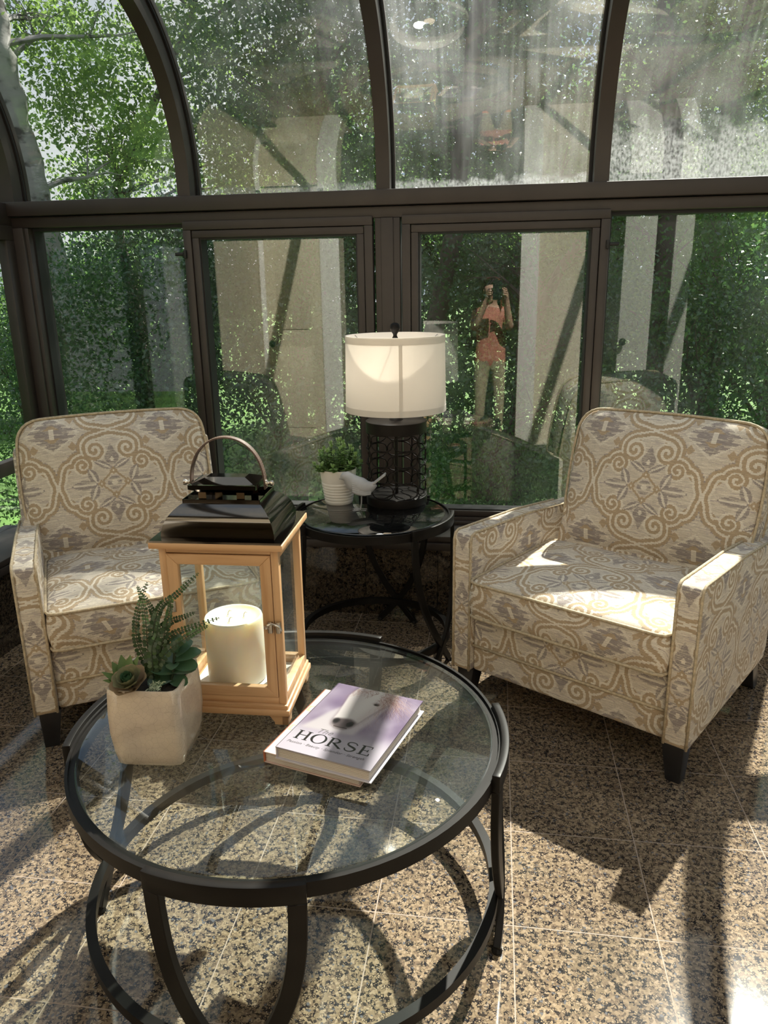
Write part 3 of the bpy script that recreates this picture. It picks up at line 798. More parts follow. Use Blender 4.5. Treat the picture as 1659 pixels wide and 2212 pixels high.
armchair('armchair', 'scroll-patterned beige armchair behind the wooden lantern, its side by the left windows', (-1.345, 1.845), math.radians(31.2), 1, -.038, .338)
rc = armchair('armchair', 'scroll-patterned beige armchair with a sunlit seat, standing clear of the tables', (-.119, 2.314), math.radians(-32.7), 5, .030, .322)

# ------------------------------------------------------------------ round iron tables
def iron_table(name, label, cat, cx, cy, R, H, zr, azs, hs, tc_, p_, bar, top_mat, m_iron):
    r = tag(empty(name, (cx, cy, 0)), label, cat)
    tw, td = bar           # leg width (along the rim) and depth (outwards)
    rim = G(); n = 96
    rim.sweep([((R-.020)*math.cos(2*PI*k/n), (R-.020)*math.sin(2*PI*k/n), H-.020) for k in range(n)], [(-.011, -.017), (.011, -.017), (.011, .012), (.005, .012), (.005, .006), (-.011, .006)], closed=True)
    rim.obj('rim', m_iron, r, smooth=40)
    gl = G().lathe([(0, H-.0165), (R-.030, H-.0165), (R-.0275, H-.014), (R-.0275, H-.0075), (R-.0315, H-.005), (0, H-.005)], 96)
    me = gl.mesh('glass_top'); uvl = me.uv_layers.new(name='UVMap')
    for lp in me.loops:
        c = me.vertices[lp.vertex_index].co; uvl.data[lp.index].uv = (c.x*1.6, c.y*1.6)
    link('glass_top', me, top_mat, r, 40)
    ring = G(); ring.sweep([((R-.016)*math.cos(2*PI*k/n), (R-.016)*math.sin(2*PI*k/n), zr) for k in range(n)], [(-.010, -.012), (.010, -.012), (.010, .012), (-.010, .012)], closed=True)
    ring.obj('lower_ring', m_iron, r, smooth=40)
    for az in azs:
        b = G()
        b.sweep(arc(0, 0, R-.002, az-hs-.5*tw/R, az+hs+.5*tw/R, H-.016, 20), [(-td/2, -.019), (td/2, -.019), (td/2, .018), (-td/2, .018)])
        b.obj('rim_bracket', m_iron, r, bevel=.002)
        for sgn in (1, -1):
            pts = []
            for k in range(29):
                t = k/28; z = (H-.034)*(1-t)+.006*t
                s_ = (H-z)/H
                a = az+sgn*hs*(1-(s_/tc_)**p_)
                rr = R-.002 + sgn*.0015*min(1, s_*4)
                pts.append((rr*math.cos(a), rr*math.sin(a), z))
            b = G()
            # flat bar: wide along the rim, thin outwards
            V_ = []; F_ = []
            for i, q in enumerate(pts):
                a = math.atan2(q[1], q[0]); tv = Vector((-math.sin(a), math.cos(a), 0)); rv = Vector((math.cos(a), math.sin(a), 0))
                T_ = (Vector(pts[min(i+1, 28)])-Vector(pts[max(i-1, 0)])).normalized()
                sd = rv.cross(T_).normalized(); 
                if abs(T_.z) < .97 and i == 0: sd = tv
                for aa, bb_ in ((-1, -1), (1, -1), (1, 1), (-1, 1)): V_.append(Vector(q)+sd*aa*tw/2+rv*bb_*td/2)
            for i in range(28):
                for k in range(4): F_.append((4*i+k, 4*i+(k+1) % 4, 4*i+4+(k+1) % 4, 4*i+4+k))
            F_ += [(0, 1, 2, 3), (115, 114, 113, 112)]
            b.add(V_, F_)
            lo = b.obj('leg', m_iron, r, bevel=.0018, seg=1)
            q = pts[-1]; k_ = 1.0
            fo = G().lathe([(.011, 0), (.012, .004), (.009, .009), (.006, .012)], 12, q[0]*k_, q[1]*k_); fo.obj('foot', IRON, lo, smooth=40)
    return r
CT = (-.411, 1.368); CH = .462
iron_table('coffee_table', 'round glass coffee table on a black iron frame of curved crossing legs', 'coffee table', CT[0], CT[1], .452, CH, .095,
           [math.radians(a) for a in (-89, .5, 90, 180)], math.radians(15.2), .83, 3.0, (.031, .016), GLASS_TABLE, IRON)
ST = (-.424, 2.630); SH = .560
iron_table('side_table', 'small round black iron side table with a smoked glass top, under the lamp', 'side table', ST[0]-.006, ST[1], .291, SH, .090,
           [math.radians(a) for a in (-24, 80, 194)], math.radians(28), .84, 2.6, (.024, .014), GLASS_DARK, IRON)

# ------------------------------------------------------------------ lantern
BRASS = simple('warm_polished_metal', (.30, .22, .14), .15, 1.0)
def lantern():
    z0 = CH-.005
    r = tag(empty('lantern', (-.544, 1.475, z0), math.radians(1.5)), 'large pine lantern with glass sides and a dark polished metal roof, holding a candle', 'lantern')
    hx, hy = .131, .109     # base plate half sizes
    bx, by = .1235, .099     # body half sizes
    b = G(); b.box(-hx, hx, -hy, hy, .022, .036)
    b.obj('base_plate', PINE_X, r, bevel=.002)
    b = G(); b.box(-hx+.004, hx-.004, -hy+.004, hy-.004, .034, .046); b.obj('base_step', PINE_X, r, bevel=.002)
    for sx in (-1, 1):
        for sy in (-1, 1):
            g_ = G()
            pl = [(0, .0), (.030, 0), (.030, .006), (.042, .022), (0, .022)]
            g_.extrude([(sx*(hx-.004)-sx*p[0], p[1]) for p in pl], 'Y', sy*(hy-.004), sy*(hy-.018))
            g_.extrude([(sy*(hy-.004)-sy*p[0], p[1]) for p in pl], 'X', sx*(hx-.004), sx*(hx-.018))
            g_.obj('foot', PINE_X, r, bevel=.001)
    zb, zt = .046, .392
    for sx in (-1, 1):
        for sy in (-1, 1):
            x0, x1 = sorted((sx*bx, sx*(bx-.0155))); y0_, y1_ = sorted((sy*by, sy*(by-.0155)))
            G().box(x0, x1, y0_, y1_, zb, zt).obj('post', PINE, r, bevel=.0015)
    b = G()
    for sy in (-1, 1):
        y0_, y1_ = sorted((sy*by, sy*(by-.016)))
        G().box(-bx+.0155, bx-.0155, y0_, y1_, zt-.012, zt).obj('rail', PINE_X, r, bevel=.0015)
        if sy > 0: G().box(-bx+.0155, bx-.0155, y0_, y1_, zb, zb+.022).obj('rail', PINE_X, r, bevel=.0015)
    b = G()
    for sx in (-1, 1):
        x0, x1 = sorted((sx*bx, sx*(bx-.016)))
        for za_, zb_ in ((zb, zb+.022), (zt-.022, zt)): G().box(x0, x1, -by+.0155, by-.0155, za_, zb_).obj('side_rail', PINE, r, bevel=.0015)
    G().box(-bx+.0155, bx-.0155, -by+.001, -by+.014, zb, zb+.0150).obj('rail', PINE_X, r, bevel=.001)
    def pane(nm_, x0, x1, y0_, y1_, z0_, z1_, ax, par):
        me = G().box(x0, x1, y0_, y1_, z0_, z1_).mesh(nm_); uvl = me.uv_layers.new(name='UVMap')
        for lp in me.loops:
            c = me.vertices[lp.vertex_index].co; uvl.data[lp.index].uv = ((c.x if ax == 'Y' else c.y)*4, c.z*3)
        link(nm_, me, GLASS_LAN, par)
    pane('pane', -bx+.010, bx-.010, by-.010, by-.007, zb+.01, zt-.01, 'Y', r)
    for sx in (-1, 1):
        x0, x1 = sorted((sx*(bx-.008), sx*(bx-.011))); pane('pane', x0, x1, -by+.015, by-.015, zb+.01, zt-.01, 'X', r)
    # hinged door at the front
    dx0, dx1, dz0, dz1, fw_ = -bx+.0150, bx-.0165, zb+.016, zt-.014, .0225
    yd = -by-.001
    dr = empty('door'); dr.parent = r
    b = G(); w_ = fw_
    fr = [((dx0, dz0), (dx0+w_, dz0+w_), (dx0+w_, dz1-w_), (dx0, dz1)), ((dx1, dz1), (dx1-w_, dz1-w_), (dx1-w_, dz0+w_), (dx1, dz0))]
    hz = [((dx0, dz0), (dx1, dz0), (dx1-w_, dz0+w_), (dx0+w_, dz0+w_)), ((dx0, dz1), (dx0+w_, dz1-w_), (dx1-w_, dz1-w_), (dx1, dz1))]
    for nm_, q, mm in [('stile', q, PINE) for q in fr]+[('rail', q, PINE_X) for q in hz]:
        G().extrude(list(q), 'Y', yd, yd+.014).obj(nm_, mm, dr, bevel=.0008, seg=1)
    pane('pane', dx0+w_*.7, dx1-w_*.7, yd+.006, yd+.009, dz0+w_*.7, dz1-w_*.7, 'Y', dr)
    for zc in (dz0+.06, dz1-.115):
        h = G(); h.box(dx0-.011, dx0-.001, yd-.002, yd+.001, zc-.012, zc+.012).box(dx0+.001, dx0+.011, yd-.002, yd+.001, zc-.012, zc+.012)
        h.tube([(dx0, yd-.002, zc-.012), (dx0, yd-.002, zc+.012)], .0022, 8, up=(1, 0, 0)); h.obj('hinge', CHROME, dr)
    zc = .225
    h = G()
    for xx in (dx1-.007, dx1+.010):
        h.tube([(xx, yd-.003, zc-.012), (xx, yd-.003, zc+.012)], .0055, 8, up=(1, 0, 0))
    h.tube([(dx1-.012, yd-.007, zc+.006), (dx1, yd-.010, zc+.010), (dx1+.012, yd-.008, zc+.004), (dx1+.016, yd-.004, zc-.006)], .0025, 8, up=(0, 1, 0))
    h.lathe([(0, zc-.002), (.005, zc), (.005, zc+.004), (0, zc+.006)], 10, dx1-.014, yd-.010)
    h.obj('latch_hook', CHROME, dr, smooth=50)
    # top plate and metal roof
    G().box(-hx-.006, hx+.006, -hy-.006, hy+.006, zt, zt+.013).obj('top_plate', PINE_X, r, bevel=.0015)
    za = zt+.013
    def ring(hx_, hy_, z): return [(-hx_, -hy_, z), (hx_, -hy_, z), (hx_, hy_, z), (-hx_, hy_, z)]
    b = G()
    lv = [ring(hx+.004, hy+.004, za), ring(hx+.004, hy+.004, za+.004), ring(hx-.014, hy-.014, za+.0045)]
    for k in range(1, 13):
        t = k/12; a = math.radians(60)*t; ka = 1-math.cos(math.radians(60)); kb = math.sin(math.radians(60))
        lv.append(ring((hx-.014)-(.036)*(1-math.cos(a))/ka, (hy-.014)-(.040)*(1-math.cos(a))/ka, za+.0045+.062*math.sin(a)/kb))
    hx2, hy2 = lv[-1][1][0], lv[-1][2][1]
    V_ = [p for q in lv for p in q]; F_ = []
    for i in range(len(lv)-1):
        for k in range(4): F_.append((4*i+k, 4*i+(k+1) % 4, 4*i+4+(k+1) % 4, 4*i+4+k))
    b.add(V_, F_); ro = b.obj('roof', GUNMETAL, r, smooth=35)
    zc_ = lv[-1][0][2]
    # open collar on top of the roof
    b = G(); w_ = .002
    for x0, x1, y0_, y1_ in ((-hx2, hx2, -hy2, -hy2+w_), (-hx2, hx2, hy2-w_, hy2), (-hx2, -hx2+w_, -hy2, hy2), (hx2-w_, hx2, -hy2, hy2)):
        b.box(x0, x1, y0_, y1_, zc_-.002, zc_+.008)
    b.box(-hx2, hx2, -hy2, hy2, zc_-.004, zc_-.002); b.obj('collar', GUNMETAL, ro)
    for xx in (-.040, .040):
        for sy in (-1, 1):
            b = G(); b.box(xx-.008, xx+.008, sy*(hy2-.006)-.001, sy*(hy2-.006)+.001, zc_-.002, zc_+.022)
            b.obj('bracket', BRASS, ro)
    # chimney cap: shallow tray with a hipped lid
    cz = zc_+.020; chx, chy = .071, .046
    b = G(); lv = [ring(chx-.022, chy-.012, cz-.002), ring(chx, chy, cz+.006), ring(chx, chy, cz+.015), ring(chx-.004, chy-.004, cz+.0155), ring(chx-.030, chy-.030, cz+.026)]
    V_ = [p for q in lv for p in q]; F_ = [(3, 2, 1, 0), (16, 17, 18, 19)]
    for i in range(4):
        for k in range(4): F_.append((4*i+k, 4*i+(k+1) % 4, 4*i+4+(k+1) % 4, 4*i+4+k))
    b.add(V_, F_); b.obj('cap', GUNMETAL, ro)
    # leather handle
    hd = empty('handle'); hd.parent = r
    zh = cz+.010; hr = .079; hh = .108
    pts = []
    for k in range(33):
        a = PI*k/32; pts.append((-hr*math.cos(a), 0, zh-.012+hh*math.sin(a)**.82))
    strap = G(); strap.sweep(pts, [(-.0085, -.0016), (.0085, -.0016), (.0085, .0016), (-.0085, .0016)], up=(0, 1, 0)) if False else None
    V_ = []; F_ = []
    for i, p in enumerate(pts):
        T_ = (Vector(pts[min(i+1, 32)])-Vector(pts[max(i-1, 0)])).normalized(); nrm = Vector((-T_.z, 0, T_.x))
        for a, q in ((-.0085, -.0016), (.0085, -.0016), (.0085, .0016), (-.0085, .0016)): V_.append(Vector(p)+Vector((0, a, 0))+nrm*q)
    for i in range(32):
        for k in range(4): F_.append((4*i+k, 4*i+(k+1) % 4, 4*i+4+(k+1) % 4, 4*i+4+k))
    F_ += [(0, 1, 2, 3), (131, 130, 129, 128)]
    st = G().add(V_, F_).obj('strap', LEATHER, hd, bevel=.0006, seg=1)
    th = G()
    for i in range(2, 31):
        p, p2 = Vector(pts[i]), Vector(pts[i+1]) if i < 31 else Vector(pts[i])
        T_ = (p2-p).normalized(); nrm = Vector((-T_.z, 0, T_.x))
        if nrm.dot(p-Vector((0, 0, zh))) < 0: nrm = -nrm
        for e in (-.0066, .0066):
            for q in (.1, .6):
                a = p+(p2-p)*q+nrm*.0018+Vector((0, e, 0)); th.tube([a, a+(p2-p)*.28], .0005, 4, up=(0, 1, 0))
    th.obj('stitching', THREAD, hd)
    for sx in (-1, 1):
        k = G().lathe([(.007, 0), (.0075, .006), (.004, .008), (.004, .012), (.0062, .014), (.0062, .019), (0, .021)], 14)
        ko = k.obj('knob', CHROME, hd, smooth=50); ko.rotation_euler = (0, sx*PI/2, 0); ko.location = (sx*(hr-.002), 0, zh)
    G().box(-bx+.022, bx-.022, -by+.016, by-.018, .046, .049).obj('floor_panel', WHITE_PAINT, r)
    # candle inside, a thing of its own
    c = tag(empty('pillar_candle', (-.557, 1.478, z0+.0495)), 'thick ivory three-wick pillar candle inside the wooden lantern', 'candle')
    R_ = .064; Hc = .150
    prof = [(0, 0), (R_-.003, 0), (R_, .003), (R_, Hc-.006), (R_-.002, Hc), (R_-.005, Hc+.001), (R_-.009, Hc-.004), (R_*.6, Hc-.006), (0, Hc-.006)]
    G().lathe(prof, 48).obj('wax', WAX, c, smooth=50)
    for k in range(3):
        a = 2*PI*k/3+.4; x, y = .022*math.cos(a), .022*math.sin(a)
        G().tube([(x, y, Hc-.007), (x+.001, y, Hc), (x+.004, y+.002, Hc+.005), (x+.008, y+.001, Hc+.004)], .0012, 6, up=(0, 1, 0)).obj('wick', simple_wick, c, smooth=60)
simple_wick = simple('wick', (.75, .70, .62), .8)
lantern()

# ------------------------------------------------------------------ books on the coffee table
def cover_array(w_=600, h_=800):
    u = (np.arange(w_)+.5)/w_; v = (np.arange(h_)+.5)/h_
    U, V = np.meshgrid(u, v)
    rg = np.random.default_rng(5)
    def smooth(nx, ny):
        a = rg.random((ny+1, nx+1)); x = U*nx; y = V*ny; xi = np.minimum(x.astype(int), nx-1); yi = np.minimum(y.astype(int), ny-1); fx = x-xi; fy = y-yi
        fx = fx*fx*(3-2*fx); fy = fy*fy*(3-2*fy)
        return (a[yi, xi]*(1-fx)+a[yi, xi+1]*fx)*(1-fy)+(a[yi+1, xi]*(1-fx)+a[yi+1, xi+1]*fx)*fy
    n1, n2 = smooth(5, 7), smooth(14, 18)
    col = np.array([.62, .56, .66])+(n1[..., None]-.5)*np.array([.22, .24, .20])+(n2[..., None]-.5)*.05
    def blend(mask, c): 
        nonlocal col
        mask = np.clip(mask, 0, 1)[..., None]; col = col*(1-mask)+np.array(c)*mask
    def soft(d, e): return 1/(1+np.exp(np.clip(d/e, -40, 40)))
    def poly_in(P):
        ins = np.zeros(U.shape, bool); n = len(P)
        for i in range(n):
            (x1, y1), (x2, y2) = P[i], P[(i+1) % n]
            if y1 == y2: continue
            c = ((y1 > V) != (y2 > V)) & (U < (x2-x1)*(V-y1)/(y2-y1)+x1); ins ^= c
        return ins
    def blur(m, k):
        m = m.astype(float)
        for _ in range(2):
            for ax in (0, 1):
                c = np.cumsum(np.insert(m, 0, 0, axis=ax), axis=ax)
                pad = [(k, k) if a == ax else (0, 0) for a in (0, 1)]
                mp = np.pad(m, pad, mode='edge'); c = np.cumsum(np.insert(mp, 0, 0, axis=ax), axis=ax)
                sl1 = [slice(None)]*2; sl2 = [slice(None)]*2; sl1[ax] = slice(2*k+1, None); sl2[ax] = slice(0, -(2*k+1))
                m = (c[tuple(sl1)]-c[tuple(sl2)])/(2*k+1)
        return m
    # pale foreground, neck and head of a white horse
    blend(soft(V-.34+.1*(n1-.5), .03), (.80, .77, .82))
    blend(blur(poly_in([(.05, .30), (.18, .56), (.34, .78), (.60, .98), (.72, .80), (.66, .55), (.60, .34)]), 12), (.83, .80, .82))
    head = [(.30, 1.0), (.27, .86), (.29, .72), (.31, .58), (.31, .48), (.335, .42), (.39, .385), (.46, .39), (.505, .43), (.535, .52), (.565, .62), (.60, .72), (.64, .82), (.68, 1.0)]
    head = [(.44+(a-.44)*1.22, b_) for a, b_ in head]
    blend(blur(poly_in([(.43+(a-.43)*1.10, b_-.012) for a, b_ in head]), 9)*.45, (.50, .42, .46))
    hm = blur(poly_in(head), 4); blend(hm, (.95, .93, .92))
    blend(hm*soft(U-.34-.10*(V-.4), .025)*.30, (.66, .60, .64))
    blend(hm*soft(np.hypot((U-.36)/.10, (V-.72)/.30)-1, .25)*.25, (.97, .95, .93))
    blend(hm*soft(-(U-.50-.28*(V-.5)), .03)*.45, (.72, .66, .66))
    blend(blur(poly_in([(.285, .50), (.31, .425), (.38, .385), (.465, .39), (.52, .435), (.545, .50), (.47, .535), (.37, .525)]), 9)*.88, (.36, .31, .32))
    for cx, cy in ((.330, .478), (.490, .468)): blend(soft(np.hypot((U-cx)/.032, (V-cy)/.034)-1, .18), (.10, .085, .095))
    blend(soft(np.abs(V-.405-.25*(U-.42)**2)-.004, .002)*(np.abs(U-.42) < .075), (.25, .2, .2))
    for cx, cy in ((.585, .80),): 
        blend(soft(np.hypot((U-cx)/.030, (V-cy)/.016)-1, .15), (.08, .06, .06)); blend(soft(np.hypot((U-cx)/.042, (V-cy-.012)/.020)-1, .2)*.35, (.35, .28, .28))
    # mane strands
    for k in range(320):
        side = rg.random() < .8
        x0, y0_ = (rg.uniform(.56, .70), rg.uniform(.86, 1.0)) if side else (rg.uniform(.30, .5), rg.uniform(.93, 1.0))
        t = np.linspace(0, 1, 26); ln = rg.uniform(.15, .42) if side else rg.uniform(.05, .16); an = rg.uniform(-1.5, -.15) if side else rg.uniform(-2.6, -1.8)
        x = x0+ln*t*math.cos(an)+.03*np.sin(5*t+rg.uniform(0, 6)); y = y0_+ln*t*math.sin(an)*.8+.02*np.sin(4*t)
        c = [(.78, .64, .61), (.60, .43, .39), (.92, .86, .85), (.42, .28, .25)][rg.choice(4, p=[.36, .28, .22, .14])]
        xi = np.clip((np.repeat(x, 3)*w_).astype(int)+np.tile([-1, 0, 1], 26), 0, w_-1); yi = np.clip((np.repeat(y, 3)*h_).astype(int), 0, h_-1)
        ok = (np.repeat(x, 3) < 1) & (np.repeat(y, 3) < 1) & (np.repeat(x, 3) > 0)
        for dy in (-1, 0, 1):
            yj = np.clip(yi+dy, 0, h_-1); col[yj[ok], xi[ok]] = col[yj[ok], xi[ok]]*.45+np.array(c)*.55
    for k in range(60):
        x0, y0_ = rg.uniform(.56, .66), rg.uniform(.50, .72); t = np.linspace(0, 1, 20); ln = rg.uniform(.08, .2); an = rg.uniform(-1.9, -.7)
        x = x0+ln*t*math.cos(an)+.02*np.sin(7*t+rg.uniform(0, 6)); y = y0_+ln*t*math.sin(an)
        c = [(.82, .72, .68), (.70, .55, .48), (.92, .88, .86)][rg.integers(3)]
        xi = np.clip((x*w_).astype(int), 0, w_-1); yi = np.clip((y*h_).astype(int), 0, h_-1)
        for d in (-1, 0, 1): col[yi, np.clip(xi+d, 0, w_-1)] = col[yi, np.clip(xi+d, 0, w_-1)]*.4+np.array(c)*.6
    # title in large serif capitals
    ink = np.zeros(U.shape); asp = h_/w_
    def seg(x0, y0_, x1, y1_, t):
        nonlocal ink
        Y = V*asp; y0_ *= asp; y1_ *= asp; dx, dy = x1-x0, y1_-y0_; l2 = dx*dx+dy*dy
        q = np.clip(((U-x0)*dx+(Y-y0_)*dy)/l2, 0, 1); d = np.hypot(U-x0-q*dx, Y-y0_-q*dy); ink = np.maximum(ink, d < t)
    def rect(x0, x1, y0_, y1_):
        nonlocal ink
        ink = np.maximum(ink, (U > x0) & (U < x1) & (V > y0_) & (V < y1_))
    b0, b1 = .150, .262; hgt = b1-b0; th, tn = .022, .007
    def serif(x, y, wd): rect(x-wd, x+wd, y-.003, y+.003)
    # H
    x = .085
    for xx in (x+.02, x+.115): rect(xx-th/2, xx+th/2, b0, b1); serif(xx, b0+.003, .026); serif(xx, b1-.003, .026)
    rect(x+.02, x+.115, b0+hgt*.48, b0+hgt*.55)
    # O
    cx, cy = .325, (b0+b1)/2
    ink = np.maximum(ink, (((U-cx)/.083)**2+((V-cy)/(hgt*.53))**2 < 1) & (((U-cx-.002)/.058)**2+((V-cy)/(hgt*.47))**2 > 1))
    # R
    x = .455; rect(x-th/2, x+th/2, b0, b1); serif(x, b0+.003, .026); serif(x-.008, b1-.003, .02)
    ink = np.maximum(ink, (((U-x-.03)/.062)**2+((V-b1+hgt*.27)/(hgt*.27))**2 < 1) & (((U-x-.028)/.040)**2+((V-b1+hgt*.27)/(hgt*.215))**2 > 1) & (U > x))
    seg(x+.035, b0+hgt*.46, x+.115, b0+.008, th*.45); serif(x+.12, b0+.003, .018)
    # S
    sx, sy = .675, (b0+b1)/2
    t = np.linspace(0, 1, 40)
    P = np.vstack([np.array(bez([(sx+.045, sy+hgt*.30), (sx+.03, sy+hgt*.60), (sx-.075, sy+hgt*.56), (sx-.045, sy+hgt*.18)])), np.array(bez([(sx-.045, sy+hgt*.18), (sx-.02, sy+.0), (sx+.06, sy-.0), (sx+.045, sy-hgt*.25)])), np.array(bez([(sx+.045, sy-hgt*.25), (sx+.03, sy-hgt*.58), (sx-.05, sy-hgt*.56), (sx-.052, sy-hgt*.25)]))])
    for i in range(0, len(P)-1): 
        k = i/len(P); seg(P[i][0], P[i][1], P[i+1][0], P[i+1][1], .005+.007*math.exp(-((k-.5)/.22)**2))
    # E
    x = .79; rect(x-th/2, x+th/2, b0, b1); serif(x-.008, b0+.003, .02); serif(x-.008, b1-.003, .02)
    rect(x, x+.085, b1-.006, b1); rect(x, x+.09, b0, b0+.006); rect(x, x+.06, b0+hgt*.47, b0+hgt*.53)
    rect(x+.078, x+.086, b1-.026, b1); rect(x+.082, x+.091, b0, b0+.026); rect(x+.054, x+.061, b0+hgt*.38, b0+hgt*.62)
    col = np.clip(col, 0, 1)*.74
    blend(blur(ink, 1), (.06, .055, .06))
    return col
COVER = make_image('book_cover_print', cover_array())
def image_mat(name, im, rough=.25, coat=.3):
    m, t = mat(name); o = N(t, 'OutputMaterial'); p = N(t, 'BsdfPrincipled', i_Roughness=rough); p.inputs['Coat Weight'].default_value = coat
    uv = N(t, 'UVMap'); n = N(t, 'TexImage'); n.image = im; L(t, uv.outputs[0], n.inputs[0]); L(t, n.outputs[0], p.inputs['Base Color']); L(t, p.outputs[0], o.inputs['Surface']); return m
COVER_M = image_mat('printed_cover', COVER)
JACKET = simple('pale_jacket', (.56, .53, .58), .3)
PINKC = simple('pink_cover', (.62, .46, .41), .35, noise=(12, .12))
RED_EDGE = simple('red_brown_edge', (.40, .12, .05), .6)
GREY_INK = simple('pale_grey_ink', (.075, .065, .07), .6)
INK = simple('dark_ink', (.035, .03, .032), .6)
def pages(b, x0, x1, y0_, y1_, z0_, z1_, n):
    h = (z1_-z0_)/n
    for i in range(n):
        e = .0012 if i % 2 else 0
        b.box(x0, x1-e, y0_+e, y1_-e, z0_+i*h, z0_+(i+1)*h)
def text_mesh(s_, size, shear, m, parent, loc, name):
    cu = bpy.data.curves.new(name, 'FONT'); cu.body = s_; cu.size = size; cu.shear = shear; cu.extrude = .0001; cu.space_character = 1.05
    tmp = bpy.data.objects.new(name, cu); COL.objects.link(tmp); dg = bpy.context.evaluated_depsgraph_get()
    me = bpy.data.meshes.new_from_object(tmp.evaluated_get(dg)); bpy.data.objects.remove(tmp)
    o = link(name, me, m, parent); o.location = loc; return o
bz = CH-.005
BW, BH = .200, .262
# lower book: pale pink cover with a row of small houses along its edge
r2 = tag(empty('picture_book', (-.4285, 1.241, bz), math.radians(-15.5)), 'pink illustrated hardback lying at the bottom of the book stack', 'book', 'books stacked on the coffee table')
w2, h2, t2 = .208, .258, .024
b = G(); b.box(0, w2, 0, h2, 0, .0022); b.obj('back_cover', PINKC, r2, bevel=.0006, seg=1)
b = G(); b.box(0, w2, 0, h2, t2-.0022, t2); fc = b.obj('front_cover', PINKC, r2, bevel=.0006, seg=1)
b = G(); b.box(-.001, .0022, 0, h2, 0, t2); b.obj('spine', RED_EDGE, r2, bevel=.0006, seg=1)
b = G(); pages(b, .0022, w2-.004, .004, h2-.004, .0022, t2-.0022, 10); b.obj('pages', PAPER, r2)
hc = [(.62, .42, .22), (.55, .56, .36), (.70, .58, .42), (.60, .33, .20), (.72, .66, .56)]
for k in range(5):
    mm = simple('house_print_%s' % 'abcde'[k], hc[k], .5)
    y0_ = .085+k*.026; x0 = .004
    g_ = G(); g_.box(x0, x0+.030, y0_, y0_+.020, t2, t2+.0002); g_.add([(x0+.030, y0_-.002, t2+.0002), (x0+.030, y0_+.022, t2+.0002), (x0+.040, y0_+.010, t2+.0002)], [(0, 1, 2)])
    g_.obj('house_print', mm, fc, recalc=False)
    g_ = G()
    for i in range(3): g_.box(x0+.005+i*.009, x0+.010+i*.009, y0_+.003, y0_+.017, t2+.0002, t2+.0003)
    g_.obj('window_print', JACKET, fc)
# upper book: the horse
r1 = tag(empty('horse_book', (-.3975, 1.2215, bz+t2+.0006), math.radians(-16.0)), 'thick hardback with a white horse on its glossy cover, on top of the stack', 'book', 'books stacked on the coffee table')
t1 = .026
b = G(); b.box(-.001, BW+.002, -.002, BH+.001, 0, .0024); b.obj('back_cover', JACKET, r1, bevel=.0007, seg=1)
b = G(); b.box(0, .0024, 0, BH, 0, t1); b.obj('spine', JACKET, r1, bevel=.0007, seg=1)
b = G(); pages(b, .0024, BW-.005, .004, BH-.004, .0024, t1-.0024, 12); b.obj('pages', PAPER, r1)
me = G().box(0, BW, 0, BH, t1-.0024, t1).mesh('front_cover'); uvl = me.uv_layers.new(name='UVMap')
for lp in me.loops:
    c = me.vertices[lp.vertex_index].co; uvl.data[lp.index].uv = (min(.999, max(.001, c.x/BW)), min(.999, max(.001, c.y/BH)))
fc = link('front_cover', me, COVER_M, r1)
text_mesh('The', .021, .4, GREY_INK, fc, (.047, .073, t1+.0001), 'title_lettering')
text_mesh('Passion · Beauty · Splendor · Strength', .0102, .3, INK, fc, (.010, .024, t1+.0001), 'tagline_lettering')

# ------------------------------------------------------------------ square crackle pot with fern and succulents
def leaf_blade(base, dirv, nrm, ln, wd, cup=.15, n=5, blunt=False, thick=.0):
    """cupped leaf from base along dirv; returns verts, faces"""
    d = Vector(dirv).normalized(); nv = Vector(nrm); sd = d.cross(nv).normalized(); nv = sd.cross(d).normalized()
    V_ = []; F_ = []
    for i in range(n+1):
        t = i/n; w_ = wd*math.sin(PI*(.12+.88*t)**.9)**.8 if i < n else 0.0008
        if blunt: w_ = wd*math.sin(PI*(.14+.76*min(t, .97)**1.25))**.75*(1 if i < n else .55)
        p = Vector(base)+d*ln*t+nv*ln*cup*t*t
        V_ += [p-sd*w_+nv*w_*.35, p-nv*thick*(1-t), p+sd*w_+nv*w_*.35]
    for i in range(n):
        for k in (0, 1): F_.append((3*i+k, 3*i+k+1, 3*i+4+k, 3*i+3+k))
    return V_, F_
ROSETTE_M = leaf_mat('rosette_inner_leaf', (.20, .22, .12), (.26, .24, .14), (.28, .28, .12), .4, .5, .15)
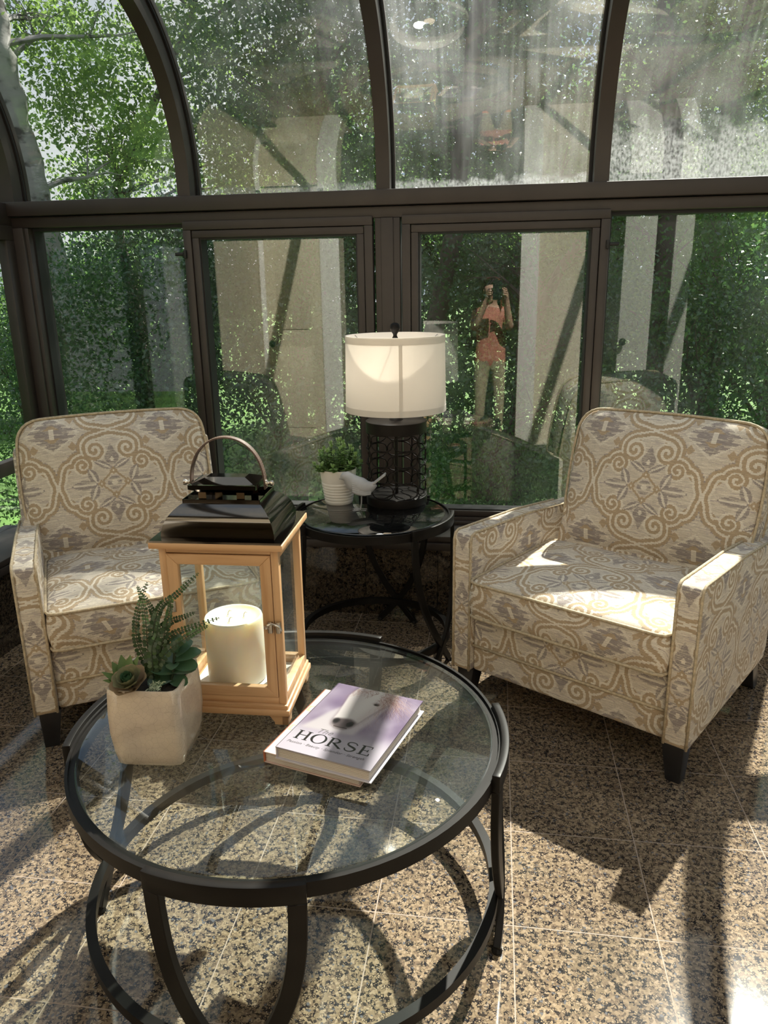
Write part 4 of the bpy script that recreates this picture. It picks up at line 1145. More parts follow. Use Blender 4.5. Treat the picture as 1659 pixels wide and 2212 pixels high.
def potted_succulents():
    px, py, pz = -.650, 1.265, CH-.005
    r = tag(empty('potted_succulents', (px, py, pz), math.radians(4)), 'square cream crackle-glazed pot of succulents and fern fronds on the glass table', 'potted plant')
    # bulging square pot: stacked rounded squares
    levels = [(.0, .060), (.004, .0650), (.03, .0695), (.075, .0735), (.115, .0735), (.150, .0715), (.163, .0705), (.166, .0685), (.165, .0650), (.10, .062)]
    K = 40; V_ = []; F_ = []
    for z, h in levels:
        ol, _ = resample(round_poly([(-h, -h), (h, -h), (h, h), (-h, h)], .016, 5), K)
        V_ += [(x, y, z) for x, y in ol]
    for i in range(len(levels)-1):
        for k in range(K): F_.append((i*K+k, i*K+(k+1) % K, (i+1)*K+(k+1) % K, (i+1)*K+k))
    F_ += [tuple(range(K))[::-1], tuple((len(levels)-1)*K+k for k in range(K))]
    G().add(V_, F_).obj('pot', CRACKLE, r, smooth=60)
    G().box(-.061, .061, -.061, .061, .12, .150).obj('soil', SOIL, r)
    rg = random.Random(4)
    # fern fronds: (base, tip, bow) in pot space; +x right, -y towards the viewer
    fr = [
      [(-0.01, 0.003, 0.177), (-0.026, 0.004, 0.227), (-0.025, 0.004, 0.271), (-0.012, 0.003, 0.315), (0.007, 0.002, 0.357)] ,
      [(-0.001, -0.01, 0.184), (0.001, -0.015, 0.236), (0.005, -0.019, 0.287), (0.005, -0.024, 0.332), (0.001, -0.028, 0.362)] ,
      [(-0.001, 0.022, 0.198), (0.004, 0.028, 0.26), (-0.004, 0.036, 0.286), (-0.019, 0.043, 0.313)] ,
      [(0.004, 0.002, 0.188), (0.006, 0.007, 0.251), (0.014, 0.011, 0.283), (0.027, 0.015, 0.307), (0.051, 0.019, 0.323), (0.075, 0.022, 0.345), (0.1, 0.025, 0.368)] ,
      [(0.015, -0.009, 0.194), (0.031, -0.01, 0.244), (0.044, -0.011, 0.284), (0.052, -0.012, 0.311), (0.058, -0.012, 0.336)] ,
      [(-0.007, 0.023, 0.208), (0.008, 0.029, 0.243), (0.029, 0.035, 0.26), (0.053, 0.041, 0.268), (0.077, 0.047, 0.276)] ,
      [(0.009, -0.009, 0.194), (0.025, -0.007, 0.231), (0.055, -0.007, 0.257), (0.094, -0.007, 0.273), (0.143, -0.008, 0.291)] ,
      [(0.018, -0.024, 0.192), (0.045, -0.027, 0.229), (0.077, -0.031, 0.255), (0.105, -0.034, 0.274), (0.13, -0.037, 0.288)] ,
      [(0.013, -0.029, 0.195), (0.017, -0.034, 0.237), (0.032, -0.04, 0.269), (0.04, -0.046, 0.3)] ,
      [(0.001, 0.012, 0.173), (0.007, 0.018, 0.2), (0.026, 0.024, 0.22), (0.046, 0.029, 0.246)] ,]
    for way in fr:
        way = [(way[0][0]*.4, way[0][1]*.4, .146)]+way
        ctl = [Vector(p) for p in way]; ln = sum((ctl[i+1]-ctl[i]).length for i in range(len(ctl)-1)); n = max(12, int(ln/.0070))
        def spl(t):
            m_ = len(ctl)-1; i = min(int(t*m_), m_-1); f_ = t*m_-i
            p0, p1, p2, p3 = ctl[max(i-1, 0)], ctl[i], ctl[i+1], ctl[min(i+2, m_)]
            return .5*((2*p1)+(p2-p0)*f_+(2*p0-5*p1+4*p2-p3)*f_*f_+(3*p1-p0-3*p2+p3)*f_**3)
        pts = [spl(i/n) for i in range(n+1)]
        b = G(); b.tube(pts, .0011, 5, up=(0, 1, 0), scales=[1.2-.7*i/n for i in range(n+1)])
        fo = b.obj('fern_frond', STEM, r, smooth=60)
        lf = G()
        for i in range(2, n+1):
            t = i/n; T_ = (pts[min(i+1, n)]-pts[i-1]).normalized()
            vdir = Vector((0, -1, .25)); sd = T_.cross(vdir).normalized()
            sz = .0098*(1-t)**.55*min(1, .5+2.2*t)+.0018
            for sg in (-1, 1):
                dv = sd*sg*1.0+T_*.28+Vector((rg.uniform(-.15, .15), rg.uniform(-.3, .3), rg.uniform(-.25, .05)))
                dv.normalize(); nn = (vdir+Vector((rg.uniform(-.4, .4), 0, rg.uniform(-.3, .3)))).normalized()
                s2 = dv.cross(nn).normalized(); p = pts[i]; w_ = sz*.43
                lf.add([p, p+dv*sz*.45+s2*w_, p+dv*sz*.9+s2*w_*.8, p+dv*sz*1.08, p+dv*sz*.9-s2*w_*.8, p+dv*sz*.45-s2*w_], [(0, 1, 2, 3, 4, 5)])
        lo = lf.obj('leaflets', LEAF_FERN, fo, recalc=False); tag(lo, kind='stuff')
    # rosette
    ro = empty('rosette', (-.026, -.046, .166)); ro.parent = r; ro.rotation_euler = (math.radians(24), math.radians(-8), 0)
    k = 0
    for ringi, (n, ln, wd, el, mm) in enumerate(((7, .036, .0175, .22, ROSETTE), (7, .032, .0150, .50, ROSETTE_M), (6, .027, .0125, .78, ROSETTE_M), (5, .021, .0095, 1.02, LEAF_JADE), (4, .015, .0065, 1.28, LEAF_JADE))):
        for i in range(n):
            a = 2*PI*(i+ringi*.45)/n
            d = (math.cos(a)*math.cos(el), math.sin(a)*math.cos(el), math.sin(el)); nn = (-math.cos(a)*math.sin(el), -math.sin(a)*math.sin(el), math.cos(el))
            V_, F_ = leaf_blade((math.cos(a)*.004, math.sin(a)*.004, ringi*.0035), d, nn, ln, wd, .26, 7, True, thick=.003)
            G().add(V_, F_).obj('leaf', mm, ro, smooth=180, recalc=False)
    # pointed green leaves behind the rosette
    sp = empty('pointed_succulent', (-.048, -.020, .150)); sp.parent = r
    for a, el, ln in ((2.6, .75, .052), (2.1, .95, .058), (1.5, 1.0, .056), (.9, .95, .060), (3.2, .5, .05), (3.8, .45, .045), (.4, .9, .045)):
        d = (math.cos(a)*math.cos(el), math.sin(a)*math.cos(el), math.sin(el)); nn = (-math.cos(a)*math.sin(el), -math.sin(a)*math.sin(el), math.cos(el))
        V_, F_ = leaf_blade((math.cos(a)*.004, math.sin(a)*.004, 0), d, nn, ln, .0125, .12, 6, thick=.003)
        G().add(V_, F_).obj('leaf', ROSETTE_G, sp, smooth=180, recalc=False)
    # jade branch on the right
    jd = empty('jade_branch', (.036, -.012, .150)); jd.parent = r
    G().tube([(0, 0, 0), (.008, .002, .025), (.012, .006, .055), (.014, .01, .075)], .003, 8, up=(0, 1, 0)).obj('stem', STEM, jd, smooth=60)
    for (z, a, el, ln, wd) in ((.012, -2.7, .0, .045, .018), (.010, -.5, .05, .042, .015), (.026, -2.9, .35, .046, .017), (.028, .1, .12, .045, .015), (.040, -.2, .10, .050, .016), (.045, 2.4, .4, .038, .014), (.052, .2, .30, .052, .015), (.06, .7, .6, .042, .014), (.068, 1.6, .9, .036, .012), (.045, -1.4, .1, .03, .013), (.07, -.6, .9, .03, .012)):
        d = (math.cos(a)*math.cos(el), math.sin(a)*math.cos(el), math.sin(el)); nn = (-math.cos(a)*math.sin(el), -math.sin(a)*math.sin(el)-.5, math.cos(el))
        V_, F_ = leaf_blade((.008*z/.03, .003, z), d, nn, ln, wd, -.08, 7, True, thick=.002)
        G().add(V_, F_).obj('leaf', LEAF_JADE, jd, smooth=180, recalc=False)
    # little pale cypress sprig in front
    sg = G()
    for i in range(60):
        t = rg.random(); p = Vector((.010+.030*t, -.048-.010*t+rg.uniform(-.006, .006), .158+.012*t+rg.uniform(-.006, .010)))
        d = Vector((rg.uniform(-.6, 1), rg.uniform(-.8, .2), rg.uniform(-.2, .8))).normalized(); s2 = d.cross(Vector((.3, -1, .3))).normalized()
        sg.add([p, p+d*.006+s2*.0012, p+d*.011, p+d*.006-s2*.0012], [(0, 1, 2, 3)])
    tag(sg.obj('pale_sprig', leaf_mat('pale_sprig_leaf', (.42, .52, .36), (.58, .66, .50), (.4, .5, .3), tw=.3), r, recalc=False), kind='stuff')
potted_succulents()

# ------------------------------------------------------------------ table lamp
BULB, _t = mat('lit_bulb')
_o = N(_t, 'OutputMaterial'); _e = N(_t, 'Emission'); _e.inputs['Color'].default_value = (1, .8, .55, 1); _e.inputs['Strength'].default_value = 4.0; L(_t, _e.outputs[0], _o.inputs['Surface'])
def lamp():
    lx, ly, z0 = -.360, 2.782, SH-.005
    r = tag(empty('table_lamp', (lx, ly, z0)), 'table lamp with a white drum shade and an open base of black metal rings', 'lamp')
    R_ = .112
    G().lathe([(0, 0), (R_+.002, 0), (R_+.003, .002), (R_+.003, .030), (R_, .0325), (R_-.012, .033), (0, .033)], 56).obj('base', IRON_SOFT, r, smooth=40)
    zt = .272
    b = G().lathe([(R_-.004, zt), (R_+.001, zt), (R_+.001, zt+.040), (R_-.002, zt+.042), (0, zt+.043), (0, zt+.039), (R_-.004, zt+.038)], 56); b.obj('top_collar', IRON_SOFT, r, smooth=40)
    G().lathe([(.006, .033), (.006, .50)], 12).obj('centre_rod', IRON, r, smooth=60)
    G().lathe([(0, zt+.043), (.026, zt+.043), (.022, zt+.052), (.010, zt+.058), (.010, zt+.075), (.020, zt+.078), (.020, zt+.115), (0, zt+.12)], 24).obj('socket', IRON, r, smooth=40)
    # cage of rounded rings
    nc, nr = 7, 4; ph = .0598; pw = 2*PI/nc
    a0 = math.radians(-89)
    rm = None
    for i in range(nr):
        for k in range(nc):
            if rm is None:
                pts = []; hw_, hh_ = pw*.487, ph*.475
                for q in range(40):
                    t = 2*PI*q/40; cx = math.copysign(abs(math.cos(t))**.72, math.cos(t))*hw_; cz = math.copysign(abs(math.sin(t))**.80, math.sin(t))*hh_
                    pts.append((R_*.985*math.cos(cx), R_*.985*math.sin(cx), cz))
                g_ = G(); n = 40; V_ = []; F_ = []
                for i2 in range(n):
                    p = Vector(pts[i2]); T_ = (Vector(pts[(i2+1) % n])-Vector(pts[i2-1])).normalized(); rv = Vector((p.x, p.y, 0)).normalized(); sd = rv.cross(T_).normalized()
                    for q in range(6): V_.append(p+(sd*math.cos(PI*q/3)+rv*math.sin(PI*q/3))*.0021)
                for i2 in range(n):
                    for q in range(6): F_.append((6*i2+q, 6*i2+(q+1) % 6, 6*((i2+1) % n)+(q+1) % 6, 6*((i2+1) % n)+q))
                g_.add(V_, F_); rm = g_.mesh('ring'); rm.materials.append(IRON_SOFT); rm.polygons.foreach_set('use_smooth', [True]*len(rm.polygons))
            o = bpy.data.objects.new('ring', rm); COL.objects.link(o); o.parent = r
            o.location = (0, 0, .033+ph*(i+.5)); o.rotation_euler = (0, 0, a0+pw*(k+.5))
    cl = G()
    for i in range(nr):
        for k in range(nc):
            z = .033+ph*(i+.5); a = a0+pw*k; ca, sa = math.cos(a), math.sin(a)
            def bx(a_, z_, hw_, hh_):
                c_, s_ = math.cos(a_), math.sin(a_); tv = Vector((-s_, c_, 0)); rv = Vector((c_, s_, 0)); o_ = rv*R_*.985+Vector((0, 0, z_))
                V_ = [o_+rv*e*.0032+tv*f*hw_+Vector((0, 0, h*hh_)) for e in (-1, 1) for f, h in ((-1, -1), (1, -1), (1, 1), (-1, 1))]
                cl.add(V_, [(0, 1, 2, 3), (7, 6, 5, 4), (0, 4, 5, 1), (1, 5, 6, 2), (2, 6, 7, 3), (3, 7, 4, 0)])
            bx(a, z, .0036, .0052)
            bx(a+pw/2, z+ph/2, .0052, .0036)
    tag(cl.obj('ring_clips', IRON_SOFT, r), kind='stuff')
    # drum shade, open top and bottom
    RB, RT, zb, zs = .1845, .179, .352, .620
    G().lathe([(RB, zb), (RT, zs), (RT-.0022, zs), (RB-.0022, zb)], 72, closed=True).obj('shade', SHADE, r, smooth=60)
    for nm_, rr, za, zc in (('shade_hem', RB-.0002, zb-.001, zb+.021), ('shade_hem', RT+.0008, zs-.024, zs+.001)):
        k = (RT-RB)/(zs-zb)
        G().lathe([(rr+.001, za), (rr+.001+k*(zc-za), zc), (rr-.0028+k*(zc-za), zc), (rr-.0028, za)], 72, closed=True).obj(nm_, SHADE, r, smooth=60)
    b = G(); a = math.radians(-77)
    V_ = []
    for z, rr in ((zb+.001, RB+.0014), (zs-.024, RT+.0018)):
        for da in (-.034, .034):
            V_.append((rr*math.cos(a+da), rr*math.sin(a+da), z)); V_.append(((rr-.001)*math.cos(a+da), (rr-.001)*math.sin(a+da), z))
    b.add(V_, [(0, 2, 6, 4), (1, 5, 7, 3), (0, 4, 5, 1), (2, 3, 7, 6), (0, 1, 3, 2), (4, 6, 7, 5)]); b.obj('shade_seam', SHADE, r)
    sp = G()
    for k in range(3):
        a = math.radians(155+120*k)
        sp.tube([(.012*math.cos(a), .012*math.sin(a), zs-.018), ((RT-.02)*math.cos(a), (RT-.02)*math.sin(a), zs-.018), ((RT-.002)*math.cos(a), (RT-.002)*math.sin(a), zs-.004)], .0014, 6)
    sp.lathe([(.014, zs-.020), (.014, zs-.016)], 16); sp.obj('spider', CHROME, r)
    G().lathe([(0, zs-.016), (.009, zs-.016), (.011, zs-.010), (.007, zs-.002), (.0075, zs+.004), (.016, zs+.016), (.0185, zs+.026), (.016, zs+.037), (.009, zs+.043), (0, zs+.0445)], 24).obj('finial', IRON_SOFT, r, smooth=50)
    G().lathe([(0, .40), (.013, .402), (.014, .43), (.027, .46), (.027, .485), (.014, .508), (0, .512)], 16).obj('bulb', BULB, r, smooth=60)
    pl = bpy.data.lights.new('bulb_glow', 'POINT'); pl.energy = 1.1; pl.color = (1.0, .94, .85); pl.shadow_soft_size = .03
    po = bpy.data.objects.new('bulb_glow', pl); COL.objects.link(po); po.parent = r; po.location = (-.045, -.02, .50)
lamp()

# ------------------------------------------------------------------ small plant in a ribbed white pot
def small_plant():
    r = tag(empty('potted_boxwood', (-.579, 2.752, SH-.005)), 'small leafy green plant in a ribbed white pot beside the lamp', 'potted plant')
    prof = [(0, 0), (.050, 0), (.052, .002)]
    z = .006
    for k in range(7):
        rr = .0525+.0017*k
        prof += [(rr, z), (rr+.0014, z+.003), (rr+.0014, z+.008), (rr, z+.0105)]; z += .0112
    prof += [(.0655, .095), (.0692, .132), (.0690, .134), (.0665, .134), (.064, .118), (0, .118)]
    G().lathe(prof, 48).obj('pot', CERAMIC, r, smooth=40)
    G().lathe([(0, .117), (.0645, .117), (.0645, .121), (0, .124)], 24).obj('soil', SOIL, r)
    rg = random.Random(12)
    for k in range(26):
        a = 2*PI*k/26*2.4*5+rg.uniform(-.3, .3); rad = .010+.072*(k/25)**.55
        tip = Vector((rad*math.cos(a)*1.15, rad*math.sin(a), .234-.078*(rad/.076)**2+rg.uniform(-.016, .018)))
        base = Vector((rad*.35*math.cos(a), rad*.35*math.sin(a), .118))
        pts = [base.lerp(tip, t)+Vector((math.cos(a), math.sin(a), 0))*.012*math.sin(PI*t) for t in (0, .33, .66, 1)]
        so_ = G().tube(pts, .0012, 5, up=(0, 1, 0)).obj('sprig', STEM, r)
        lf = G()
        for i in range(46):
            t = .12+.88*(i/45); p = base.lerp(tip, t)+Vector((math.cos(a), math.sin(a), 0))*.012*math.sin(PI*t)
            an = i*2.4; d = Vector((math.cos(an), math.sin(an), .15+rg.uniform(-.3, .4))).normalized()
            if i > 41: d = Vector((math.cos(an)*.5, math.sin(an)*.5, 1)).normalized()
            nn = Vector((-d.x*d.z, -d.y*d.z, 1-d.z*d.z+.1)).normalized(); s2 = d.cross(nn).normalized(); sz = rg.uniform(.013, .021)
            p = p+d*.002
            lf.add([p, p+d*sz*.35+s2*sz*.33+nn*.001, p+d*sz*.75+s2*sz*.27, p+d*sz, p+d*sz*.75-s2*sz*.27, p+d*sz*.35-s2*sz*.33+nn*.001], [(0, 1, 2, 3, 4, 5)])
        tag(lf.obj('leaves', LEAF_POT, so_, recalc=False), kind='stuff')
small_plant()

# ------------------------------------------------------------------ bird figurine
def bird():
    r = tag(empty('bird_figurine', (-.478, 2.655, SH-.005), math.radians(3)), 'grey bird figurine on thin wire legs, its tail raised towards the lamp', 'figurine')
    # body: cross-sections along the spine in the x-z plane, beak at -x
    sec = [(-.0775, .1165, .0008), (-.072, .1185, .0035), (-.067, .121, .0095), (-.060, .1265, .0155), (-.050, .127, .0190), (-.040, .120, .0215), (-.028, .108, .0270), (-.012, .097, .0315), (.004, .090, .0325), (.020, .087, .0290), (.034, .089, .0215), (.046, .094, .0140), (.055, .100, .0100)]
    K = 20; V_ = []; F_ = []
    for i, (x, z, rr) in enumerate(sec):
        p0 = sec[max(i-1, 0)]; p1 = sec[min(i+1, len(sec)-1)]; T_ = Vector((p1[0]-p0[0], 0, p1[1]-p0[1])).normalized(); nz_ = Vector((-T_.z, 0, T_.x))
        for k in range(K):
            a = 2*PI*k/K; V_.append(Vector((x, 0, z))+Vector((0, 1, 0))*rr*.98*math.cos(a)+nz_*rr*math.sin(a)*(1.16 if math.sin(a) < 0 else .98))
    for i in range(len(sec)-1):
        for k in range(K): F_.append((i*K+k, i*K+(k+1) % K, (i+1)*K+(k+1) % K, (i+1)*K+k))
    F_ += [tuple(range(K)), tuple((len(sec)-1)*K+k for k in range(K))[::-1]]
    bo = G().add(V_, F_).obj('body', BIRDM, r, smooth=70)
    # tail: fan of narrow feathers
    for k in range(5):
        o_ = (k-2)*.0042
        G().add([Vector(p) for p in ((.044, o_-.0028, .092), (.044, o_+.0028, .092), (.095, o_*1.5+.0034, .137+abs(o_)*-.3), (.095, o_*1.5-.0034, .137+abs(o_)*-.3), (.042, o_-.0028, .100), (.042, o_+.0028, .100), (.092, o_*1.5+.0034, .142+abs(o_)*-.3), (.092, o_*1.5-.0034, .142+abs(o_)*-.3))],
                [(0, 3, 2, 1), (4, 5, 6, 7), (0, 1, 5, 4), (1, 2, 6, 5), (2, 3, 7, 6), (3, 0, 4, 7)]).obj('tail_feather', BIRDM, r, bevel=.001, seg=2)
    for sy in (-1, 1):
        w_ = empty('wing'); w_.parent = r
        for k in range(5):
            z0_ = .106-.0068*k; x1 = .034+.004*k-.002*k*k*.3
            V_ = []; F_ = []
            for i in range(9):
                t = i/8; x = -.026+(x1+.026)*t; zc = z0_-.020*t+.006*t*t; hw_ = .0075*math.sin(PI*(.15+.8*t))**.6; yb = .026+.0032*math.sin(PI*t)-.0016*k*t-.010*t*t+.0012*k
                V_ += [(x, sy*(yb-.001), zc+hw_), (x, sy*(yb+.0028), zc), (x, sy*(yb+.0005), zc-hw_)]
            for i in range(8):
                for q in (0, 1): F_.append((3*i+q, 3*i+q+1, 3*i+4+q, 3*i+3+q))
            G().add(V_, F_).obj('feather', BIRDM, w_, smooth=60)
    for sy in (-1, 1):
        e = G().lathe([(0, -.0012), (.0018, -.0006), (.0022, .0004), (.0012, .0014), (0, .0016)], 10); eo = e.obj('eye', BIRDM, r, smooth=60)
        eo.rotation_euler = (-sy*PI/2, 0, 0); eo.location = (-.0625, sy*.0125, .130)
    for sy in (-1, 1):
        b = G(); y = sy*.010
        b.tube([(.004, y, .062), (.003, y, .03), (-.001, y, .003)], .0013, 6, up=(0, 1, 0))
        for a, ln in ((PI, .030), (PI-.45, .028), (PI+.45, .028), (0, .022)):
            b.tube([(-.001, y, .0025), (-.001+ln*math.cos(a), y+ln*math.sin(a), .0012)], .0011, 6)
        b.obj('leg', BIRDM, r, smooth=50)
bird()

# ------------------------------------------------------------------ outdoors: lawn, trees, shrubs
gd = G(); 
V_ = []; F_ = []
for j in range(41):
    y = -12+15.5*j/8 if j < 9 else 3.5+((j-8)/32)**1.6*90
    for i in range(41):
        x = -60+120*i/40
        V_.append((x, y, -1.15+.0*y+.55*min(1, max(0, (y-12)/30))+.08*math.sin(x*.7)*math.sin(y*.5)))
for j in range(40):
    for i in range(40): F_.append((41*j+i, 41*j+i+1, 41*j+42+i, 41*j+41+i))
struct(gd.add(V_, F_).obj('ground', GRASS, smooth=180), 'bright lawn sloping away outside the windows')

def leaves_mesh(name, cen, rad, per, size, up=.35, seed=0, droop=.25):
    """one mesh of pointed leaves in clusters: cen (n,3), rad cluster radius"""
    rg = np.random.default_rng(seed)
    n = len(cen)*per
    c = np.repeat(cen, per, 0)+rg.normal(size=(n, 3))*rad*np.array([1, 1, .75])
    d = rg.normal(size=(n, 3)); d[:, 2] -= droop; d /= np.linalg.norm(d, axis=1, keepdims=True)
    nn = rg.normal(size=(n, 3)); nn[:, 2] += up*3; s = np.cross(d, nn); s /= np.linalg.norm(s, axis=1, keepdims=True)+1e-9
    nv = np.cross(s, d)
    sz = size*(.6+.8*rg.random((n, 1)))
    p0 = c; p1 = c+d*sz*.45+s*sz*.30+nv*sz*.06; p2 = c+d*sz; p3 = c+d*sz*.45-s*sz*.30+nv*sz*.06
    v = np.stack([p0, p1, p2, p3], 1).reshape(-1, 3).astype(np.float32)
    me = bpy.data.meshes.new(name); me.vertices.add(4*n); me.vertices.foreach_set('co', v.ravel())
    me.loops.add(4*n); me.polygons.add(n)
    me.loops.foreach_set('vertex_index', np.arange(4*n, dtype=np.int32))
    me.polygons.foreach_set('loop_start', np.arange(0, 4*n, 4, dtype=np.int32))
    me.update(calc_edges=True); return me
def blob_points(blobs, dens, seed):
    rg = np.random.default_rng(seed); out_ = []
    for (x, y, z, rx, ry, rz) in blobs:
        n = max(4, int(dens*rx*ry*rz*4.2)); q = rg.normal(size=(n, 3)); q /= np.linalg.norm(q, axis=1, keepdims=True)
        q *= (rg.random((n, 1))**.45); out_.append(q*np.array([rx, ry, rz])+np.array([x, y, z]))
    return np.vstack(out_)
def trunk_mesh(path, r0, r1, seed, branches=(), k=10):
    g_ = G(); n = len(path)
    P = [Vector(p) for p in path]; fine = []
    for i in range(n-1):
        for q in range(5): fine.append(P[i].lerp(P[i+1], q/5))
    fine.append(P[-1]); m = len(fine); rg = random.Random(seed)
    fine = [p+Vector((rg.uniform(-.15, .15), rg.uniform(-.15, .15), 0))*r0 for p in fine]
    g_.tube(fine, 1.0, k, up=(0, 1, .1), scales=[r0+(r1-r0)*i/(m-1) for i in range(m)])
    return g_, fine
def tree(name, label, path, r0, r1, bark, blobs, dens, per, size, leafm, seed, nbr=10, rad=.16, group='trees and shrubs beyond the glass', cat='tree', br0=.03, droop=.25):
    o = tag(empty(name, path[0]), label, cat, group)
    base = Vector(path[0])
    rel = [Vector(p)-base for p in path]
    rg = random.Random(seed)
    g_, fine = trunk_mesh(rel, r0, r1, seed)
    g_.obj('trunk', bark, o, smooth=60)
    cen = blob_points([(b[0]-base.x, b[1]-base.y, b[2]-base.z)+tuple(b[3:]) for b in blobs], dens, seed)
    if nbr:
        bg_ = G()
        for k in range(nbr):
            t = Vector(cen[rg.randrange(len(cen))]); s_ = min(fine[len(fine)//6:], key=lambda p: (p-t).length+abs(p.z-t.z+.4))
            mid = s_.lerp(t, .5)+Vector((rg.uniform(-.15, .15), rg.uniform(-.15, .15), rg.uniform(0, .2)))
            pts = [s_, s_.lerp(mid, .5)+Vector((0, 0, .03)), mid, mid.lerp(t, .5)+Vector((rg.uniform(-.06, .06), 0, rg.uniform(-.06, .06))), t]
            bg_.tube(pts, br0, 6, up=(.1, 1, .1), scales=[1, .75, .5, .35, .15])
            for q in range(3):
                e = mid+Vector((rg.uniform(-.5, .5), rg.uniform(-.3, .3), rg.uniform(-.15, .45))); bg_.tube([mid, mid.lerp(e, .5)+Vector((0, 0, .04)), e], br0*.3, 5, up=(.1, 1, .1), scales=[1, .6, .2])
        bg_.obj('branches', bark, o, smooth=60)
    me = leaves_mesh('foliage', cen, rad, per, size, seed=seed, droop=droop)
    tag(link('foliage', me, leafm, o), kind='stuff')
    return o
# pale poplar at the far left
tree('pale_poplar', 'tree with a thick pale grey leaning trunk, seen through the left windows',
     [(-3.739, 6.6, -1.2), (-3.749, 6.6, 0.22), (-3.804, 6.6, 0.813), (-3.872, 6.55, 1.615), (-3.96, 6.5, 2.285), (-4.007, 6.45, 2.772), (-4.025, 6.4, 3.231), (-4.08, 6.4, 4.023)], .135, .13, BARK_PALE,
     [(-3.785, 7.2, 3.355)+(1.0, .7, .55), (-4.308, 7.4, 3.657)+(.8, .6, .5), (-3.552, 7.4, 2.859)+(.8, .6, .5), (-4.257, 7.6, 2.966)+(.5, .4, .3), (-4.793, 8.0, 4.783)+(1.4, .9, .6)], 15, 95, .052, LEAF_LIGHT, 21, nbr=16)
tree('light_green_tree', 'light green tree with thin branches against the sky at the upper left',
     [(-4.115, 8.6, -1.2), (-4.107, 8.6, 0.965), (-4.28, 8.6, 2.318), (-3.736, 8.7, 3.242), (-3.221, 8.8, 4.158)], .07, .03, BARK_DARK,
     [(-3.656, 8.6, 3.57)+(.85, .7, .7), (-4.358, 8.4, 2.58)+(1.0, .7, .5), (-3.582, 8.2, 2.572)+(.8, .7, .55), (-2.931, 8.6, 3.098)+(.8, .7, .9), (-2.474, 8.6, 3.89)+(.9, .7, .7), (-4.098, 8.8, 4.166)+(.8, .6, .3), (-3.736, 9.2, 5.339)+(1.5, .9, .6)], 15, 100, .052, LEAF_LIGHT, 22, nbr=22)
tree('mid_green_tree', 'dense green tree behind the upper left panes beside the curved bar',
     [(-2.206, 8.2, -1.2), (-2.078, 8.2, 0.966), (-1.81, 8.2, 2.552), (-1.716, 8.2, 3.735), (-1.685, 8.2, 4.529), (-.5, 8.2, 6.4), (.2, 8.1, 8.2)], .10, .04, BARK_DARK,
     [(-2.397, 7.6, 3.079)+(.7, .7, .8), (-1.728, 7.8, 3.398)+(1.0, .7, .8), (-2.019, 7.4, 2.526)+(.9, .6, .6), (-1.4, 7.8, 2.683)+(.7, .6, .7), (-0.888, 8.0, 3.519)+(.8, .6, .7), (-1.662, 8.0, 3.978)+(1.2, .7, .5), (-2.03, 8.6, 5.009)+(1.5, .9, .8), (-1.531, 9.0, 5.859)+(1.5, 1, .9), (.35, 8.0, 7.9, 1.15, .9, 1.0), (-.9, 8.2, 8.0, 1.0, .9, 1.1), (.75, 8.0, 7.1, .85, .7, .6), (1.45, 8.0, 6.0, .75, .7, .5), (1.85, 8.0, 6.9, .5, .6, .5)], 42, 80, .042, LEAF_MID, 23, nbr=16)
tree('dark_trunk_tree', 'dark trunked tree rising behind the white lamp shade',
     [(-0.682, 6.9, -1.2), (-0.638, 6.9, 0.612), (-0.476, 6.9, 1.249), (-0.362, 6.9, 1.851), (-0.283, 7.0, 2.853), (-0.152, 7.0, 3.758)], .10, .06, BARK_DARK,
     [(-0.503, 7.5, 2.484)+(.9, .6, .7), (-0.142, 7.4, 3.003)+(.9, .6, .8), (0.35, 7.4, 3.396)+(1.0, .6, .7), (0.619, 7.8, 2.526)+(.8, .6, .7), (0.175, 7.6, 1.927)+(.8, .6, .4), (0.021, 8.2, 4.517)+(1.5, .9, .9), (0.126, 8.8, 5.549)+(1.4, 1, .9)], 40, 80, .041, LEAF_MID, 24, nbr=18)
tree('oak_tree', 'dark tree with a leaning branch in the middle of the right sliding window',
     [(0.207, 6.2, -1.2), (0.163, 6.2, 0.126), (0.216, 6.3, 0.821), (0.385, 6.4, 1.245), (0.622, 6.5, 1.66)], .075, .035, BARK_DARK,
     [(-0.254, 6.8, 1.399)+(.55, .5, .4), (0.217, 6.9, 1.316)+(.7, .5, .5), (0.611, 6.4, 1.029)+(.5, .5, .6), (0.189, 6.2, 0.465)+(.6, .5, .4), (-0.211, 6.2, 0.083)+(.6, .5, .4), (0.484, 6.0, 0.059)+(.6, .5, .4)], 60, 95, .036, LEAF_DARK, 25, nbr=18, br0=.02)
tree('slender_tree', 'tree with a dark upright trunk behind the right armchair',
     [(1.449, 7.2, -1.2), (1.387, 7.2, 0.244), (1.4, 7.2, 0.822), (1.458, 7.3, 1.528), (1.422, 7.3, 2.382), (1.323, 7.4, 3.341), (1.236, 7.4, 3.932)], .115, .06, BARK_DARK,
     [(1.291, 7.7, 1.543)+(.6, .5, .5), (1.51, 7.6, 2.535)+(.8, .6, .7), (1.224, 7.6, 3.194)+(.8, .6, .6), (1.672, 7.0, 0.99)+(.8, .6, .5), (2.019, 7.8, 1.853)+(.5, .5, .35)], 46, 80, .040, LEAF_MID, 26, nbr=18)
